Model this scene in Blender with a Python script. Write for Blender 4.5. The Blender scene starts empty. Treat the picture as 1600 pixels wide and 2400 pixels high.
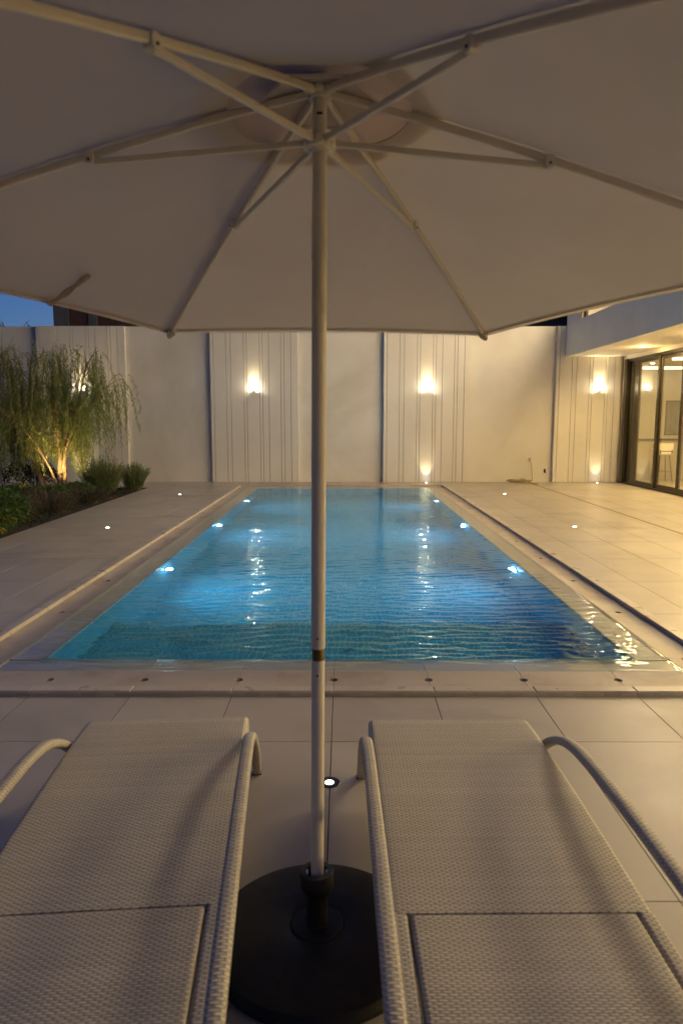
import bpy, math, random
import numpy as np
from mathutils import Vector, Matrix
rnd = random.Random(7)
nrng = np.random.default_rng(11)
S = bpy.context.scene
COL = S.collection
R = math.radians
PI = math.pi

# ------------------------------------------------------------------ camera, sky, exposure
cam_d = bpy.data.cameras.new('camera')
cam = bpy.data.objects.new('camera', cam_d); COL.objects.link(cam)
cam.location = (0, 0, 1.617)
cam.rotation_euler = (R(90 - 7.43), 0, R(0.105))
cam_d.sensor_fit = 'VERTICAL'; cam_d.sensor_height = 36; cam_d.lens = 24.6
cam_d.clip_start = 0.05; cam_d.clip_end = 3000
cam_d.dof.use_dof = True; cam_d.dof.focus_distance = 7.5; cam_d.dof.aperture_fstop = 3.5
S.camera = cam

SKY_STRENGTH = 0.082
world = bpy.data.worlds.new('World'); S.world = world; world.use_nodes = True
wn = world.node_tree; wn.nodes.clear()
wo = wn.nodes.new('ShaderNodeOutputWorld'); bg = wn.nodes.new('ShaderNodeBackground')
sk = wn.nodes.new('ShaderNodeTexSky'); sk.sky_type = 'NISHITA'; sk.sun_disc = False
sk.sun_elevation = R(0.0); sk.sun_rotation = R(-5); sk.air_density = 1.0; sk.dust_density = 0.3; sk.ozone_density = 5.0
bg.inputs['Strength'].default_value = SKY_STRENGTH
wn.links.new(sk.outputs[0], bg.inputs['Color']); wn.links.new(bg.outputs[0], wo.inputs['Surface'])

V = S.view_settings
V.view_transform = 'Standard'; V.look = 'None'; V.gamma = 1.0; V.use_curve_mapping = False
V.exposure = 2.15
S.render.engine = 'CYCLES'
cy = S.cycles
cy.use_denoising = True
cy.caustics_reflective = False; cy.caustics_refractive = True
cy.sample_clamp_indirect = 30.0
cy.max_bounces = 10; cy.diffuse_bounces = 4; cy.glossy_bounces = 4; cy.transmission_bounces = 6; cy.transparent_max_bounces = 12
cy.use_light_tree = True
LS = 1.0 / 4.44     # lamps are set for exposure 0 and scaled with the exposure above

# ------------------------------------------------------------------ materials
def newmat(name):
    m = bpy.data.materials.new(name); m.use_nodes = True
    nt = m.node_tree; nt.nodes.clear()
    out = nt.nodes.new('ShaderNodeOutputMaterial')
    return m, nt, out
class NT:
    def __init__(s, nt): s.nt = nt
    def n(s, t, **k):
        x = s.nt.nodes.new(t)
        for a, v in k.items(): setattr(x, a, v)
        return x
    def l(s, a, b): s.nt.links.new(a, b)
    def math(s, op, a, b=None, c=None, clamp=False):
        x = s.n('ShaderNodeMath', operation=op); x.use_clamp = clamp
        for i, v in enumerate((a, b, c)):
            if v is None: continue
            if isinstance(v, (int, float)): x.inputs[i].default_value = v
            else: s.l(v, x.inputs[i])
        return x.outputs[0]
    def ramp(s, f, a, b, ca=(0, 0, 0, 1), cb=(1, 1, 1, 1)):
        x = s.n('ShaderNodeValToRGB'); e = x.color_ramp.elements
        e[0].position = a; e[0].color = ca; e[1].position = b; e[1].color = cb
        s.l(f, x.inputs[0]); return x.outputs[0]
    def mix(s, f, a, b, mode='MIX'):
        x = s.n('ShaderNodeMix', data_type='RGBA', blend_type=mode)
        for sock, v in ((x.inputs[0], f), (x.inputs[6], a), (x.inputs[7], b)):
            if isinstance(v, (int, float)): sock.default_value = v
            elif isinstance(v, tuple): sock.default_value = v if len(v) == 4 else (*v, 1)
            else: s.l(v, sock)
        return x.outputs[2]
    def noise(s, vec, scale, detail=4, rough=0.55, dist=0.0):
        x = s.n('ShaderNodeTexNoise'); x.inputs['Scale'].default_value = scale
        x.inputs['Detail'].default_value = detail; x.inputs['Roughness'].default_value = rough
        x.inputs['Distortion'].default_value = dist
        if vec is not None: s.l(vec, x.inputs['Vector'])
        return x.outputs['Fac']
    def bump(s, h, strength, dist):
        x = s.n('ShaderNodeBump'); x.inputs['Strength'].default_value = strength; x.inputs['Distance'].default_value = dist
        s.l(h, x.inputs['Height']); return x.outputs[0]

def rich(name, base, alt, rough=0.5, scale=3.0, fine=60.0, bump=0.15, bdist=0.002, metal=0.0, rvar=0.1, rand=0.0, world_co=True,
         stain=None, stain_scale=0.6, spec=0.5):
    """principled material: two-tone cloudy colour, fine bump, roughness that varies, optional stains"""
    m, nt, out = newmat(name); N = NT(nt)
    p = N.n('ShaderNodeBsdfPrincipled'); N.l(p.outputs[0], out.inputs[0])
    if world_co:
        g = N.n('ShaderNodeNewGeometry'); vec = g.outputs['Position']
    else:
        g = N.n('ShaderNodeTexCoord'); vec = g.outputs['Object']
    f = N.ramp(N.noise(vec, scale, 5), 0.32, 0.68)
    col = N.mix(f, (*base, 1), (*alt, 1))
    if stain:
        sf = N.ramp(N.noise(vec, stain_scale, 6, 0.6, 0.6), 0.50, 0.74)
        sf2 = N.math('MULTIPLY', sf, 0.7)
        col = N.mix(sf2, col, (*stain, 1))
    if rand > 0:
        oi = N.n('ShaderNodeObjectInfo')
        v = N.math('MULTIPLY_ADD', oi.outputs['Random'], rand, 1 - rand / 2)
        cc = N.n('ShaderNodeCombineColor')
        for i in range(3): N.l(v, cc.inputs[i])
        col = N.mix(1.0, col, cc.outputs[0], 'MULTIPLY')
    N.l(col, p.inputs['Base Color'])
    rr = N.math('MULTIPLY_ADD', N.noise(vec, scale * 2.3, 4), rvar * 2, rough - rvar, clamp=True)
    N.l(rr, p.inputs['Roughness'])
    p.inputs['Metallic'].default_value = metal
    p.inputs['Specular IOR Level'].default_value = spec
    if bump > 0:
        N.l(N.bump(N.noise(vec, fine, 5, 0.65), bump, bdist), p.inputs['Normal'])
    return m

def emit(name, col, strength):
    m, nt, out = newmat(name); N = NT(nt)
    e = N.n('ShaderNodeEmission'); e.inputs[0].default_value = (*col, 1); e.inputs[1].default_value = strength
    N.l(e.outputs[0], out.inputs[0]); return m

M = {}
M['tile'] = rich('porcelain_tile', (.46, .42, .375), (.40, .365, .325), .36, 1.3, 90, .10, .001, rvar=.10, rand=.14, stain=(.25, .21, .17), stain_scale=.75)
M['gutter'] = rich('gutter_stone', (.46, .41, .36), (.38, .33, .28), .42, 2.2, 90, .15, .001, rand=.04, stain=(.22, .14, .09), stain_scale=1.7)
M['kerb'] = rich('kerb_stone', (.52, .47, .41), (.44, .39, .34), .3, 3, 60, .15, .001, rand=.05, stain=(.34, .28, .22), stain_scale=2)
M['facing'] = rich('facing_tile', (.46, .43, .38), (.38, .355, .32), .35, 8, 60, .1, .001, rand=.2)
M['grout'] = rich('dark_grout', (.10, .085, .07), (.07, .06, .05), .9, 9, 80, .2, .002)
M['plaster'] = rich('white_plaster', (.71, .68, .63), (.63, .60, .555), .75, .7, 45, .3, .004, rvar=.05, stain=(.50, .46, .40), stain_scale=.35, spec=.3)
M['board'] = rich('painted_board', (.70, .67, .62), (.66, .63, .58), .6, .8, 50, .12, .002, rvar=.05, rand=.03, stain=(.60, .56, .50), stain_scale=.4, spec=.35)
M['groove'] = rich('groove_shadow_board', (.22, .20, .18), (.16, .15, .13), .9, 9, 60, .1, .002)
M['fascia'] = rich('fascia_panel', (.78, .78, .77), (.74, .74, .73), .55, .9, 50, .1, .002, rand=.03, stain=(.64, .63, .62), stain_scale=.5)
M['soffit'] = rich('soffit_paint', (.84, .80, .70), (.81, .77, .67), .7, 1, 50, .06, .001, rvar=.04)
M['bronze'] = rich('dark_bronze_frame', (.055, .045, .032), (.045, .037, .026), .38, 5, 80, .05, .001, metal=.6)
M['soil'] = rich('soil', (.035, .024, .016), (.06, .042, .028), .95, 8, 30, .8, .03)
M['earth'] = rich('earth', (.07, .06, .045), (.05, .045, .03), .95, .2, 5, .5, .05)
M['umb_metal'] = rich('cream_powder_coat', (.74, .68, .56), (.70, .64, .53), .38, 8, 120, .06, .0008, world_co=False)
M['umb_plastic'] = rich('cream_plastic', (.76, .71, .60), (.73, .68, .57), .45, 12, 100, .05, .0008, world_co=False)
M['brass'] = rich('worn_brass', (.22, .15, .05), (.08, .06, .03), .35, 40, 120, .1, .001, metal=.8, world_co=False)
M['hole'] = rich('dark_hole', (.02, .016, .012), (.015, .012, .01), .9, 40, 60, .1, .001)
M['base_black'] = rich('black_resin', (.011, .010, .009), (.017, .015, .013), .62, 14, 180, .25, .001, world_co=False)
M['steel'] = rich('brushed_steel', (.55, .54, .52), (.45, .44, .42), .3, 20, 120, .05, .001, metal=1.0)
M['brick'] = rich('dark_brick', (.11, .055, .04), (.07, .04, .03), .9, 6, 40, .5, .01)
M['concrete'] = rich('raw_concrete', (.16, .16, .165), (.11, .11, .115), .9, 1.5, 30, .3, .01)
M['darkwall'] = rich('dark_render', (.13, .10, .085), (.10, .08, .07), .9, 1, 30, .2, .01)
M['hose'] = rich('tan_hose', (.42, .33, .19), (.36, .28, .16), .45, 20, 90, .05, .001)
M['bark'] = rich('bark', (.36, .24, .14), (.2, .14, .09), .85, 14, 50, .7, .008)
M['bluestrip'] = rich('cable_sleeve', (.30, .24, .14), (.26, .2, .12), .6, 5, 60, .1, .001)
M['interior_wall'] = rich('interior_paint', (.62, .56, .45), (.58, .52, .42), .7, 1, 50, .04, .001)
M['counter'] = rich('counter_stone', (.30, .26, .20), (.24, .2, .16), .4, 2.5, 50, .05, .001)
M['counter_dark'] = rich('counter_top', (.07, .06, .05), (.05, .04, .035), .3, 5, 50, .05, .001)
M['art'] = rich('canvas_print', (.16, .15, .13), (.22, .20, .17), .7, 4, 60, .1, .001)
M['stool_seat'] = rich('stool_cushion', (.60, .55, .47), (.56, .51, .43), .55, 4, 60, .1, .001)
M['floor_in'] = rich('interior_floor', (.42, .36, .28), (.38, .33, .26), .2, 1.2, 50, .03, .001)
M['strap'] = rich('strap_webbing', (.50, .41, .32), (.42, .34, .26), .8, 30, 200, .3, .001, world_co=False)

def fabric(nm='canopy_fabric', ca=(.66, .61, .54, 1), cb=(.61, .56, .50, 1)):
    m, nt, out = newmat(nm); N = NT(nt)
    g = N.n('ShaderNodeTexCoord'); v = g.outputs['Object']
    f = N.ramp(N.noise(v, 2.2, 5), .35, .7)
    c = N.mix(f, ca, cb)
    d = N.n('ShaderNodeBsdfDiffuse'); t = N.n('ShaderNodeBsdfTranslucent'); mx = N.n('ShaderNodeMixShader'); mx.inputs[0].default_value = .32
    N.l(c, d.inputs[0]); N.l(c, t.inputs[0])
    b = N.bump(N.noise(v, 420, 3, .7), .35, .001)
    b2 = N.n('ShaderNodeBump'); b2.inputs['Strength'].default_value = .25; b2.inputs['Distance'].default_value = .02
    N.l(N.noise(v, 5, 3), b2.inputs['Height']); N.l(b, b2.inputs['Normal'])
    N.l(b2.outputs[0], d.inputs['Normal'])
    N.l(d.outputs[0], mx.inputs[1]); N.l(t.outputs[0], mx.inputs[2]); N.l(mx.outputs[0], out.inputs[0])
    return m
M['fabric'] = fabric(); M['vent_fabric'] = fabric('vent_fabric', (.60, .47, .36, 1), (.54, .42, .32, 1))

def weave(name, uvmap=True, pu=.0125, pv=.0078):
    m, nt, out = newmat(name); N = NT(nt)
    p = N.n('ShaderNodeBsdfPrincipled'); N.l(p.outputs[0], out.inputs[0])
    tc = N.n('ShaderNodeTexCoord'); sep = N.n('ShaderNodeSeparateXYZ')
    # small wobble so the strands are not ruler straight
    src = tc.outputs['UV']
    nz = N.n('ShaderNodeTexNoise'); nz.inputs['Scale'].default_value = 18; nz.inputs['Detail'].default_value = 2
    N.l(src, nz.inputs['Vector'])
    sub = N.n('ShaderNodeVectorMath', operation='SUBTRACT'); N.l(nz.outputs['Color'], sub.inputs[0]); sub.inputs[1].default_value = (.5, .5, .5)
    sc = N.n('ShaderNodeVectorMath', operation='SCALE'); N.l(sub.outputs[0], sc.inputs[0]); sc.inputs['Scale'].default_value = .008
    ad = N.n('ShaderNodeVectorMath', operation='ADD'); N.l(src, ad.inputs[0]); N.l(sc.outputs[0], ad.inputs[1])
    N.l(ad.outputs[0], sep.inputs[0])
    u = N.math('DIVIDE', sep.outputs[0], pu); v = N.math('DIVIDE', sep.outputs[1], pv)
    row = N.math('FLOOR', v); fv = N.math('FRACT', v)
    prof = N.math('SINE', N.math('MULTIPLY', fv, PI))
    prof = N.math('POWER', prof, .6)
    ph = N.math('MULTIPLY', N.math('ADD', u, row), PI)
    over = N.math('MULTIPLY_ADD', N.math('COSINE', ph), .5, .5)
    over = N.math('POWER', over, .7)
    h = N.math('MULTIPLY', prof, N.math('MULTIPLY_ADD', over, .72, .28))
    # tone per strand
    wn_ = N.n('ShaderNodeTexWhiteNoise', noise_dimensions='1D'); N.l(row, wn_.inputs['W'])
    tone = N.math('MULTIPLY_ADD', wn_.outputs['Value'], .16, .92)
    big = N.ramp(N.noise(src, 3.0, 4), .3, .7)
    c = N.mix(big, (.62, .575, .51, 1), (.55, .51, .455, 1))
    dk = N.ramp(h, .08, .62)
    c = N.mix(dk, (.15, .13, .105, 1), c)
    cc = N.n('ShaderNodeCombineColor')
    for i in range(3): N.l(tone, cc.inputs[i])
    c = N.mix(1.0, c, cc.outputs[0], 'MULTIPLY')
    N.l(c, p.inputs['Base Color']); p.inputs['Roughness'].default_value = .5; p.inputs['Specular IOR Level'].default_value = .35
    N.l(N.bump(h, .7, .0022), p.inputs['Normal'])
    return m
M['weave'] = weave('woven_resin')
M['weave_arm'] = weave('woven_resin_wrap', pu=.011, pv=.0085)

def leafmat(name, a, b, trans=.35, scale=3):
    m, nt, out = newmat(name); N = NT(nt)
    g = N.n('ShaderNodeNewGeometry')
    f = N.ramp(N.noise(g.outputs['Position'], scale, 4), .3, .7)
    wnz = N.n('ShaderNodeTexWhiteNoise', noise_dimensions='3D')
    sn = N.n('ShaderNodeVectorMath', operation='SNAP'); N.l(g.outputs['Position'], sn.inputs[0]); sn.inputs[1].default_value = (.05, .05, .05)
    N.l(sn.outputs[0], wnz.inputs['Vector'])
    f2 = N.math('MULTIPLY_ADD', wnz.outputs['Value'], .5, N.math('MULTIPLY', f, .5))
    c = N.mix(f2, (*a, 1), (*b, 1))
    p = N.n('ShaderNodeBsdfPrincipled'); p.inputs['Roughness'].default_value = .5; N.l(c, p.inputs['Base Color'])
    t = N.n('ShaderNodeBsdfTranslucent'); N.l(c, t.inputs[0])
    mx = N.n('ShaderNodeMixShader'); mx.inputs[0].default_value = trans
    N.l(p.outputs[0], mx.inputs[1]); N.l(t.outputs[0], mx.inputs[2]); N.l(mx.outputs[0], out.inputs[0])
    return m
M['willow'] = leafmat('willow_leaf', (.33, .37, .10), (.17, .22, .06))
M['rosemary'] = leafmat('rosemary_leaf', (.20, .27, .09), (.11, .16, .055))
M['wispy'] = leafmat('lavender_leaf', (.075, .075, .04), (.05, .055, .03))
M['hedge'] = leafmat('hedge_leaf', (.035, .06, .02), (.02, .035, .012))
M['ixora'] = leafmat('ixora_leaf', (.11, .19, .04), (.06, .11, .025))
M['yellow'] = leafmat('yellow_petal', (.75, .50, .05), (.62, .38, .03), .3)
M['red'] = leafmat('red_petal', (.55, .09, .03), (.45, .06, .02), .3)

def even_ior(N, f, ior):
    # thin sheets reflect alike from both sides
    g = N.n('ShaderNodeNewGeometry')
    N.l(N.math('MULTIPLY_ADD', g.outputs['Backfacing'], 1 / ior - ior, ior), f.inputs[0])
def glass_thin():
    m, nt, out = newmat('window_glass'); N = NT(nt)
    t = N.n('ShaderNodeBsdfTransparent'); t.inputs[0].default_value = (.90, .93, .90, 1)
    g = N.n('ShaderNodeBsdfGlossy'); g.inputs['Roughness'].default_value = .01; g.inputs[0].default_value = (1, 1, 1, 1)
    f = N.n('ShaderNodeFresnel'); even_ior(N, f, 1.7)
    mx = N.n('ShaderNodeMixShader'); N.l(f.outputs[0], mx.inputs[0]); N.l(t.outputs[0], mx.inputs[1]); N.l(g.outputs[0], mx.inputs[2])
    N.l(mx.outputs[0], out.inputs[0]); return m
M['glass'] = glass_thin()

def water_mat():
    m, nt, out = newmat('pool_water'); N = NT(nt)
    g = N.n('ShaderNodeBsdfGlass'); g.inputs['IOR'].default_value = 1.333; g.inputs['Roughness'].default_value = 0.0
    g.inputs['Color'].default_value = (.72, .95, 1, 1)
    N.l(g.outputs[0], out.inputs[0]); return m
def film_mat():
    m, nt, out = newmat('shallow_water_film'); N = NT(nt)
    t = N.n('ShaderNodeBsdfTransparent'); t.inputs[0].default_value = (.90, .95, .95, 1)
    g = N.n('ShaderNodeBsdfGlossy'); g.inputs['Roughness'].default_value = .02; g.inputs[0].default_value = (1, 1, 1, 1)
    f = N.n('ShaderNodeFresnel'); even_ior(N, f, 1.333)
    mx = N.n('ShaderNodeMixShader'); N.l(f.outputs[0], mx.inputs[0]); N.l(t.outputs[0], mx.inputs[1]); N.l(g.outputs[0], mx.inputs[2])
    N.l(mx.outputs[0], out.inputs[0]); return m
M['water'] = water_mat(); M['film'] = film_mat()

def mosaic(name, a, b, grout, size=.05, geo=False):
    m, nt, out = newmat(name); N = NT(nt)
    p = N.n('ShaderNodeBsdfPrincipled'); N.l(p.outputs[0], out.inputs[0]); p.inputs['Roughness'].default_value = .7; p.inputs['Specular IOR Level'].default_value = .15
    g = N.n('ShaderNodeNewGeometry')
    sn = N.n('ShaderNodeVectorMath', operation='SNAP'); N.l(g.outputs['Position'], sn.inputs[0]); sn.inputs[1].default_value = (size,) * 3
    w = N.n('ShaderNodeTexWhiteNoise', noise_dimensions='3D'); N.l(sn.outputs[0], w.inputs['Vector'])
    c = N.mix(w.outputs['Value'], (*a, 1), (*b, 1))
    if not geo:
        fr = N.n('ShaderNodeVectorMath', operation='FRACTION'); dv = N.n('ShaderNodeVectorMath', operation='SCALE')
        N.l(g.outputs['Position'], dv.inputs[0]); dv.inputs['Scale'].default_value = 1 / size; N.l(dv.outputs[0], fr.inputs[0])
        sp = N.n('ShaderNodeSeparateXYZ'); N.l(fr.outputs[0], sp.inputs[0])
        nrm = N.n('ShaderNodeSeparateXYZ'); N.l(g.outputs['Normal'], nrm.inputs[0])
        acc = None
        for i in range(3):
            e = N.math('LESS_THAN', N.math('ABSOLUTE', N.math('SUBTRACT', sp.outputs[i], .5)), .46)
            flat = N.math('GREATER_THAN', N.math('ABSOLUTE', nrm.outputs[i]), .5)
            e = N.math('MAXIMUM', e, flat)
            acc = e if acc is None else N.math('MULTIPLY', acc, e)
        c = N.mix(acc, (*grout, 1), c)
    N.l(c, p.inputs['Base Color']); return m
M['mosaic'] = mosaic('blue_pool_mosaic', (.015, .20, .38), (.04, .31, .50), (.34, .58, .66))
M['mosaic_geo'] = mosaic('blue_green_mosaic', (.06, .30, .46), (.10, .38, .55), (0, 0, 0), geo=True)
M['mosaic_grout'] = rich('pale_grout', (.42, .58, .66), (.38, .53, .60), .8, 9, 80, .1, .001)

WARM = (1.0, .76, .40); WARM2 = (1.0, .71, .33); COOL = (.55, .82, 1.0)
M['e_warm'] = emit('warm_lamp_glow', (1.0, .80, .50), 45 * LS)
M['e_fill'] = emit('fill_window_glow', (1.0, .77, .45), 25 * LS)  # glow of the added upper windows, a soft fill
M['e_strip'] = emit('cove_strip_glow', (1.0, .80, .50), 5 * LS)
M['e_sconce'] = emit('sconce_glow', (1.0, .84, .58), 620 * LS)
M['e_deck'] = emit('deck_lamp_glow', (.95, .97, 1.0), 55 * LS)
M['e_deck_dim'] = emit('deck_lamp_dim_glow', (1.0, .88, .74), 9 * LS)
M['e_pool'] = emit('underwater_lamp_glow', (.62, .86, 1.0), 300 * LS)

# ------------------------------------------------------------------ mesh helpers
class MB:
    def __init__(s): s.v = []; s.f = []; s.uv = []; s.mi = []; s.has_uv = False
    def add(s, vs, fs, uvs=None, mi=0):
        o = len(s.v); s.v += [tuple(p) for p in vs]
        for k, f in enumerate(fs):
            s.f.append(tuple(o + i for i in f)); s.mi.append(mi)
            s.uv.append(uvs[k] if uvs else None)
        if uvs: s.has_uv = True
        return s
    def box(s, x0, x1, y0, y1, z0, z1, bev=0.0, mi=0):
        if bev <= 0:
            v = [(x, y, z) for z in (z0, z1) for y in (y0, y1) for x in (x0, x1)]
            return s.add(v, [(0, 2, 3, 1), (4, 5, 7, 6), (0, 1, 5, 4), (2, 6, 7, 3), (0, 4, 6, 2), (1, 3, 7, 5)], mi=mi)
        b = min(bev, (x1 - x0) / 2.01, (y1 - y0) / 2.01, (z1 - z0) / 2.01)
        idx = {}; vs = []
        for sx in (0, 1):
            for sy in (0, 1):
                for sz in (0, 1):
                    X = (x0, x1)[sx]; Y = (y0, y1)[sy]; Z = (z0, z1)[sz]
                    ix = X + (b if sx == 0 else -b); iy = Y + (b if sy == 0 else -b); iz = Z + (b if sz == 0 else -b)
                    for ax, p in ((0, (X, iy, iz)), (1, (ix, Y, iz)), (2, (ix, iy, Z))):
                        idx[(sx, sy, sz, ax)] = len(vs); vs.append(p)
        F = []
        def q(*k): F.append(tuple(idx[i] for i in k))
        for sx in (0, 1):
            k = [(sx, 0, 0, 0), (sx, 1, 0, 0), (sx, 1, 1, 0), (sx, 0, 1, 0)]; q(*(k if sx else k[::-1]))
            k = [(0, sx, 0, 1), (1, sx, 0, 1), (1, sx, 1, 1), (0, sx, 1, 1)]; q(*(k[::-1] if sx else k))
            k = [(0, 0, sx, 2), (1, 0, sx, 2), (1, 1, sx, 2), (0, 1, sx, 2)]; q(*(k if sx else k[::-1]))
        for a in (0, 1):
            for c in (0, 1):
                fl = (a == c)
                k = [(a, c, 0, 0), (a, c, 1, 0), (a, c, 1, 1), (a, c, 0, 1)]; q(*(k if not fl else k[::-1]))
                k = [(a, 0, c, 0), (a, 1, c, 0), (a, 1, c, 2), (a, 0, c, 2)]; q(*(k[::-1] if not fl else k))
                k = [(0, a, c, 1), (1, a, c, 1), (1, a, c, 2), (0, a, c, 2)]; q(*(k if not fl else k[::-1]))
        for sx in (0, 1):
            for sy in (0, 1):
                for sz in (0, 1):
                    k = [(sx, sy, sz, 0), (sx, sy, sz, 1), (sx, sy, sz, 2)]
                    q(*(k if (sx + sy + sz) % 2 == 1 else k[::-1]))
        return s.add(vs, F, mi=mi)
    def lathe(s, prof, c=(0, 0, 0), n=32, axis='Z', mi=0, cap=True):
        vs = []; fs = []
        for (r, z) in prof:
            for i in range(n):
                a = 2 * PI * i / n; p = (r * math.cos(a), r * math.sin(a), z)
                if axis == 'Y': p = (p[0], p[2], p[1])
                if axis == 'X': p = (p[2], p[0], p[1])
                vs.append((p[0] + c[0], p[1] + c[1], p[2] + c[2]))
        for j in range(len(prof) - 1):
            for i in range(n):
                k = (i + 1) % n; fs.append((j * n + i, j * n + k, (j + 1) * n + k, (j + 1) * n + i))
        if cap:
            fs.append(tuple(range(n))[::-1]); fs.append(tuple((len(prof) - 1) * n + i for i in range(n)))
        return s.add(vs, fs, mi=mi)
    def sweep(s, path, rx, ry=None, n=10, up=(0, 0, 1), closed_ends=True, mi=0, power=2.0, uvscale=1.0):
        """tube along path; rx across (horizontal), ry along the up side; numbers or lists; superellipse power"""
        ry = rx if ry is None else ry
        P = [Vector(p) for p in path]; L = 0; vs = []; uvv = []
        for i, p in enumerate(P):
            t = (P[min(i + 1, len(P) - 1)] - P[max(i - 1, 0)]).normalized()
            u = Vector(up); sx = t.cross(u)
            if sx.length < 1e-4: sx = t.cross(Vector((0, 1, 0)))
            sx.normalize(); uz = sx.cross(t).normalized()
            a = rx[i] if isinstance(rx, (list, tuple)) else rx; b = ry[i] if isinstance(ry, (list, tuple)) else ry
            if i: L += (p - P[i - 1]).length
            for k in range(n):
                th = 2 * PI * k / n; cc, ss = math.cos(th), math.sin(th)
                e = 2 / power
                X = math.copysign(abs(cc) ** e, cc) * a; Z = math.copysign(abs(ss) ** e, ss) * b
                vs.append(p + sx * X + uz * Z); uvv.append((th * max(a, b) * uvscale, L))
        fs = []; uvs = []
        for j in range(len(P) - 1):
            for k in range(n):
                k2 = (k + 1) % n
                q = (j * n + k, j * n + k2, (j + 1) * n + k2, (j + 1) * n + k); fs.append(q)
                aa = rx[j] if isinstance(rx, (list, tuple)) else rx; bb = ry[j] if isinstance(ry, (list, tuple)) else ry
                uu = [uvv[i] for i in q]
                if k2 == 0:
                    w = 2 * PI * max(aa, bb) * uvscale; uu[1] = (uu[1][0] + w, uu[1][1]); uu[2] = (uu[2][0] + w, uu[2][1])
                uvs.append(uu)
        if closed_ends:
            fs.append(tuple(range(n))[::-1]); uvs.append([(0, 0)] * n)
            fs.append(tuple((len(P) - 1) * n + i for i in range(n))); uvs.append([(0, 0)] * n)
        return s.add(vs, fs, uvs, mi=mi)
    def mesh(s, name, mats, smooth=False):
        me = bpy.data.meshes.new(name); me.from_pydata([tuple(p) for p in s.v], [], s.f)
        for m in (mats if isinstance(mats, (list, tuple)) else [mats]): me.materials.append(m)
        if any(s.mi): me.polygons.foreach_set('material_index', s.mi)
        if s.has_uv:
            ul = me.uv_layers.new(name='UVMap'); k = 0
            for f, u in zip(s.f, s.uv):
                for j in range(len(f)):
                    ul.data[k].uv = u[j] if u else (0, 0); k += 1
        if smooth:
            me.polygons.foreach_set('use_smooth', [True] * len(me.polygons))
            me.set_sharp_from_angle(angle=R(38))
        me.update(); return me
    def build(s, name, mats, parent=None, smooth=False, loc=(0, 0, 0), **kw):
        return link(name, s.mesh(name, mats, smooth), parent, loc, **kw)
def link(name, me, parent=None, loc=(0, 0, 0), kind=None, label=None, cat=None, group=None):
    o = bpy.data.objects.new(name, me); COL.objects.link(o); o.location = loc
    if parent: o.parent = parent
    return tag(o, label, cat, group, kind)
def tag(o, label=None, cat=None, group=None, kind=None):
    if label: o['label'] = label
    if cat: o['category'] = cat
    if group: o['group'] = group
    if kind: o['kind'] = kind
    return o
def empty(name, loc, label, cat, group=None, rz=0):
    o = bpy.data.objects.new(name, None); COL.objects.link(o); o.location = loc; o.rotation_euler = (0, 0, rz)
    o.empty_display_size = .1
    return tag(o, label, cat, group)
def copy_tree(o, parent=None):
    kids = [c for c in bpy.data.objects if c.parent == o]
    c = o.copy(); COL.objects.link(c); c.parent = parent
    for k in kids: copy_tree(k, c)
    return c
def lamp(name, kind, loc, energy, color, parent=None, rot=(0, 0, 0), size=.05, spot=None, blend=.6):
    d = bpy.data.lights.new(name, kind); d.energy = energy * LS; d.color = color
    if kind == 'AREA': d.size = size
    else: d.shadow_soft_size = size
    if spot: d.spot_size = R(spot); d.spot_blend = blend
    o = bpy.data.objects.new(name, d); COL.objects.link(o); o.location = loc; o.rotation_euler = rot
    if parent: o.parent = parent
    return o
def np_mesh(name, verts, faces, mat, mats=None):
    """quads or tris from numpy arrays"""
    me = bpy.data.meshes.new(name); k = faces.shape[1]
    me.vertices.add(len(verts)); me.vertices.foreach_set('co', verts.astype(np.float32).ravel())
    me.loops.add(faces.size); me.loops.foreach_set('vertex_index', faces.astype(np.int32).ravel())
    me.polygons.add(len(faces)); me.polygons.foreach_set('loop_start', np.arange(0, faces.size, k, dtype=np.int32))
    me.update(calc_edges=True); me.validate()
    for m in (mat if isinstance(mat, (list, tuple)) else [mat]): me.materials.append(m)
    return me
def interp(pts, n, closed=False):
    """Catmull-Rom through points"""
    P = [Vector(p) for p in pts]; out = []
    for i in range(len(P) - 1):
        a = P[max(i - 1, 0)]; b = P[i]; c = P[i + 1]; d = P[min(i + 2, len(P) - 1)]
        for k in range(n):
            t = k / n
            out.append(.5 * ((2 * b) + (c - a) * t + (2 * a - 5 * b + 4 * c - d) * t * t + (3 * b - a - 3 * c + d) * t ** 3))
    out.append(P[-1]); return out

# ------------------------------------------------------------------ layout constants (metres)
CX = -.025                                   # pool axis
HW, GW, KW = 2.255, 2.51, 2.59               # water edge, gutter outer edge, kerb outer edge (half widths)
IW = 2.01                                    # basin half width
Y_K0, Y_G0, Y_W0, Y_I0 = 3.97, 4.06, 4.38, 4.62
Y_I1, Y_W1, Y_G1, Y_K1 = 16.80, 17.02, 17.36, 17.46
WALL_Y = 18.62; PIL_Y = 18.50; WALL_H = 4.04
GLASS_X = 7.30; FASC_X = 5.76; SOF_Z = 3.27; FASC_Z = 4.07
BED_X = -4.73; BED_Y1 = 17.0; BED_Y0 = 7.0
TX0, TW = -.057, .6; TY0, TL = 3.375, 1.19

# ------------------------------------------------------------------ ground, deck
g = MB()
for x0, x1, y0, y1 in ((-400, -2.4, -400, 600), (2.3, 400, -400, 600), (-2.4, 2.3, -400, 4.2), (-2.4, 2.3, 17.2, 600)):
    g.add([(x0, y0, -.12), (x1, y0, -.12), (x1, y1, -.12), (x0, y1, -.12)], [(0, 1, 2, 3)])
g.build('ground', M['earth'], kind='structure')

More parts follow.
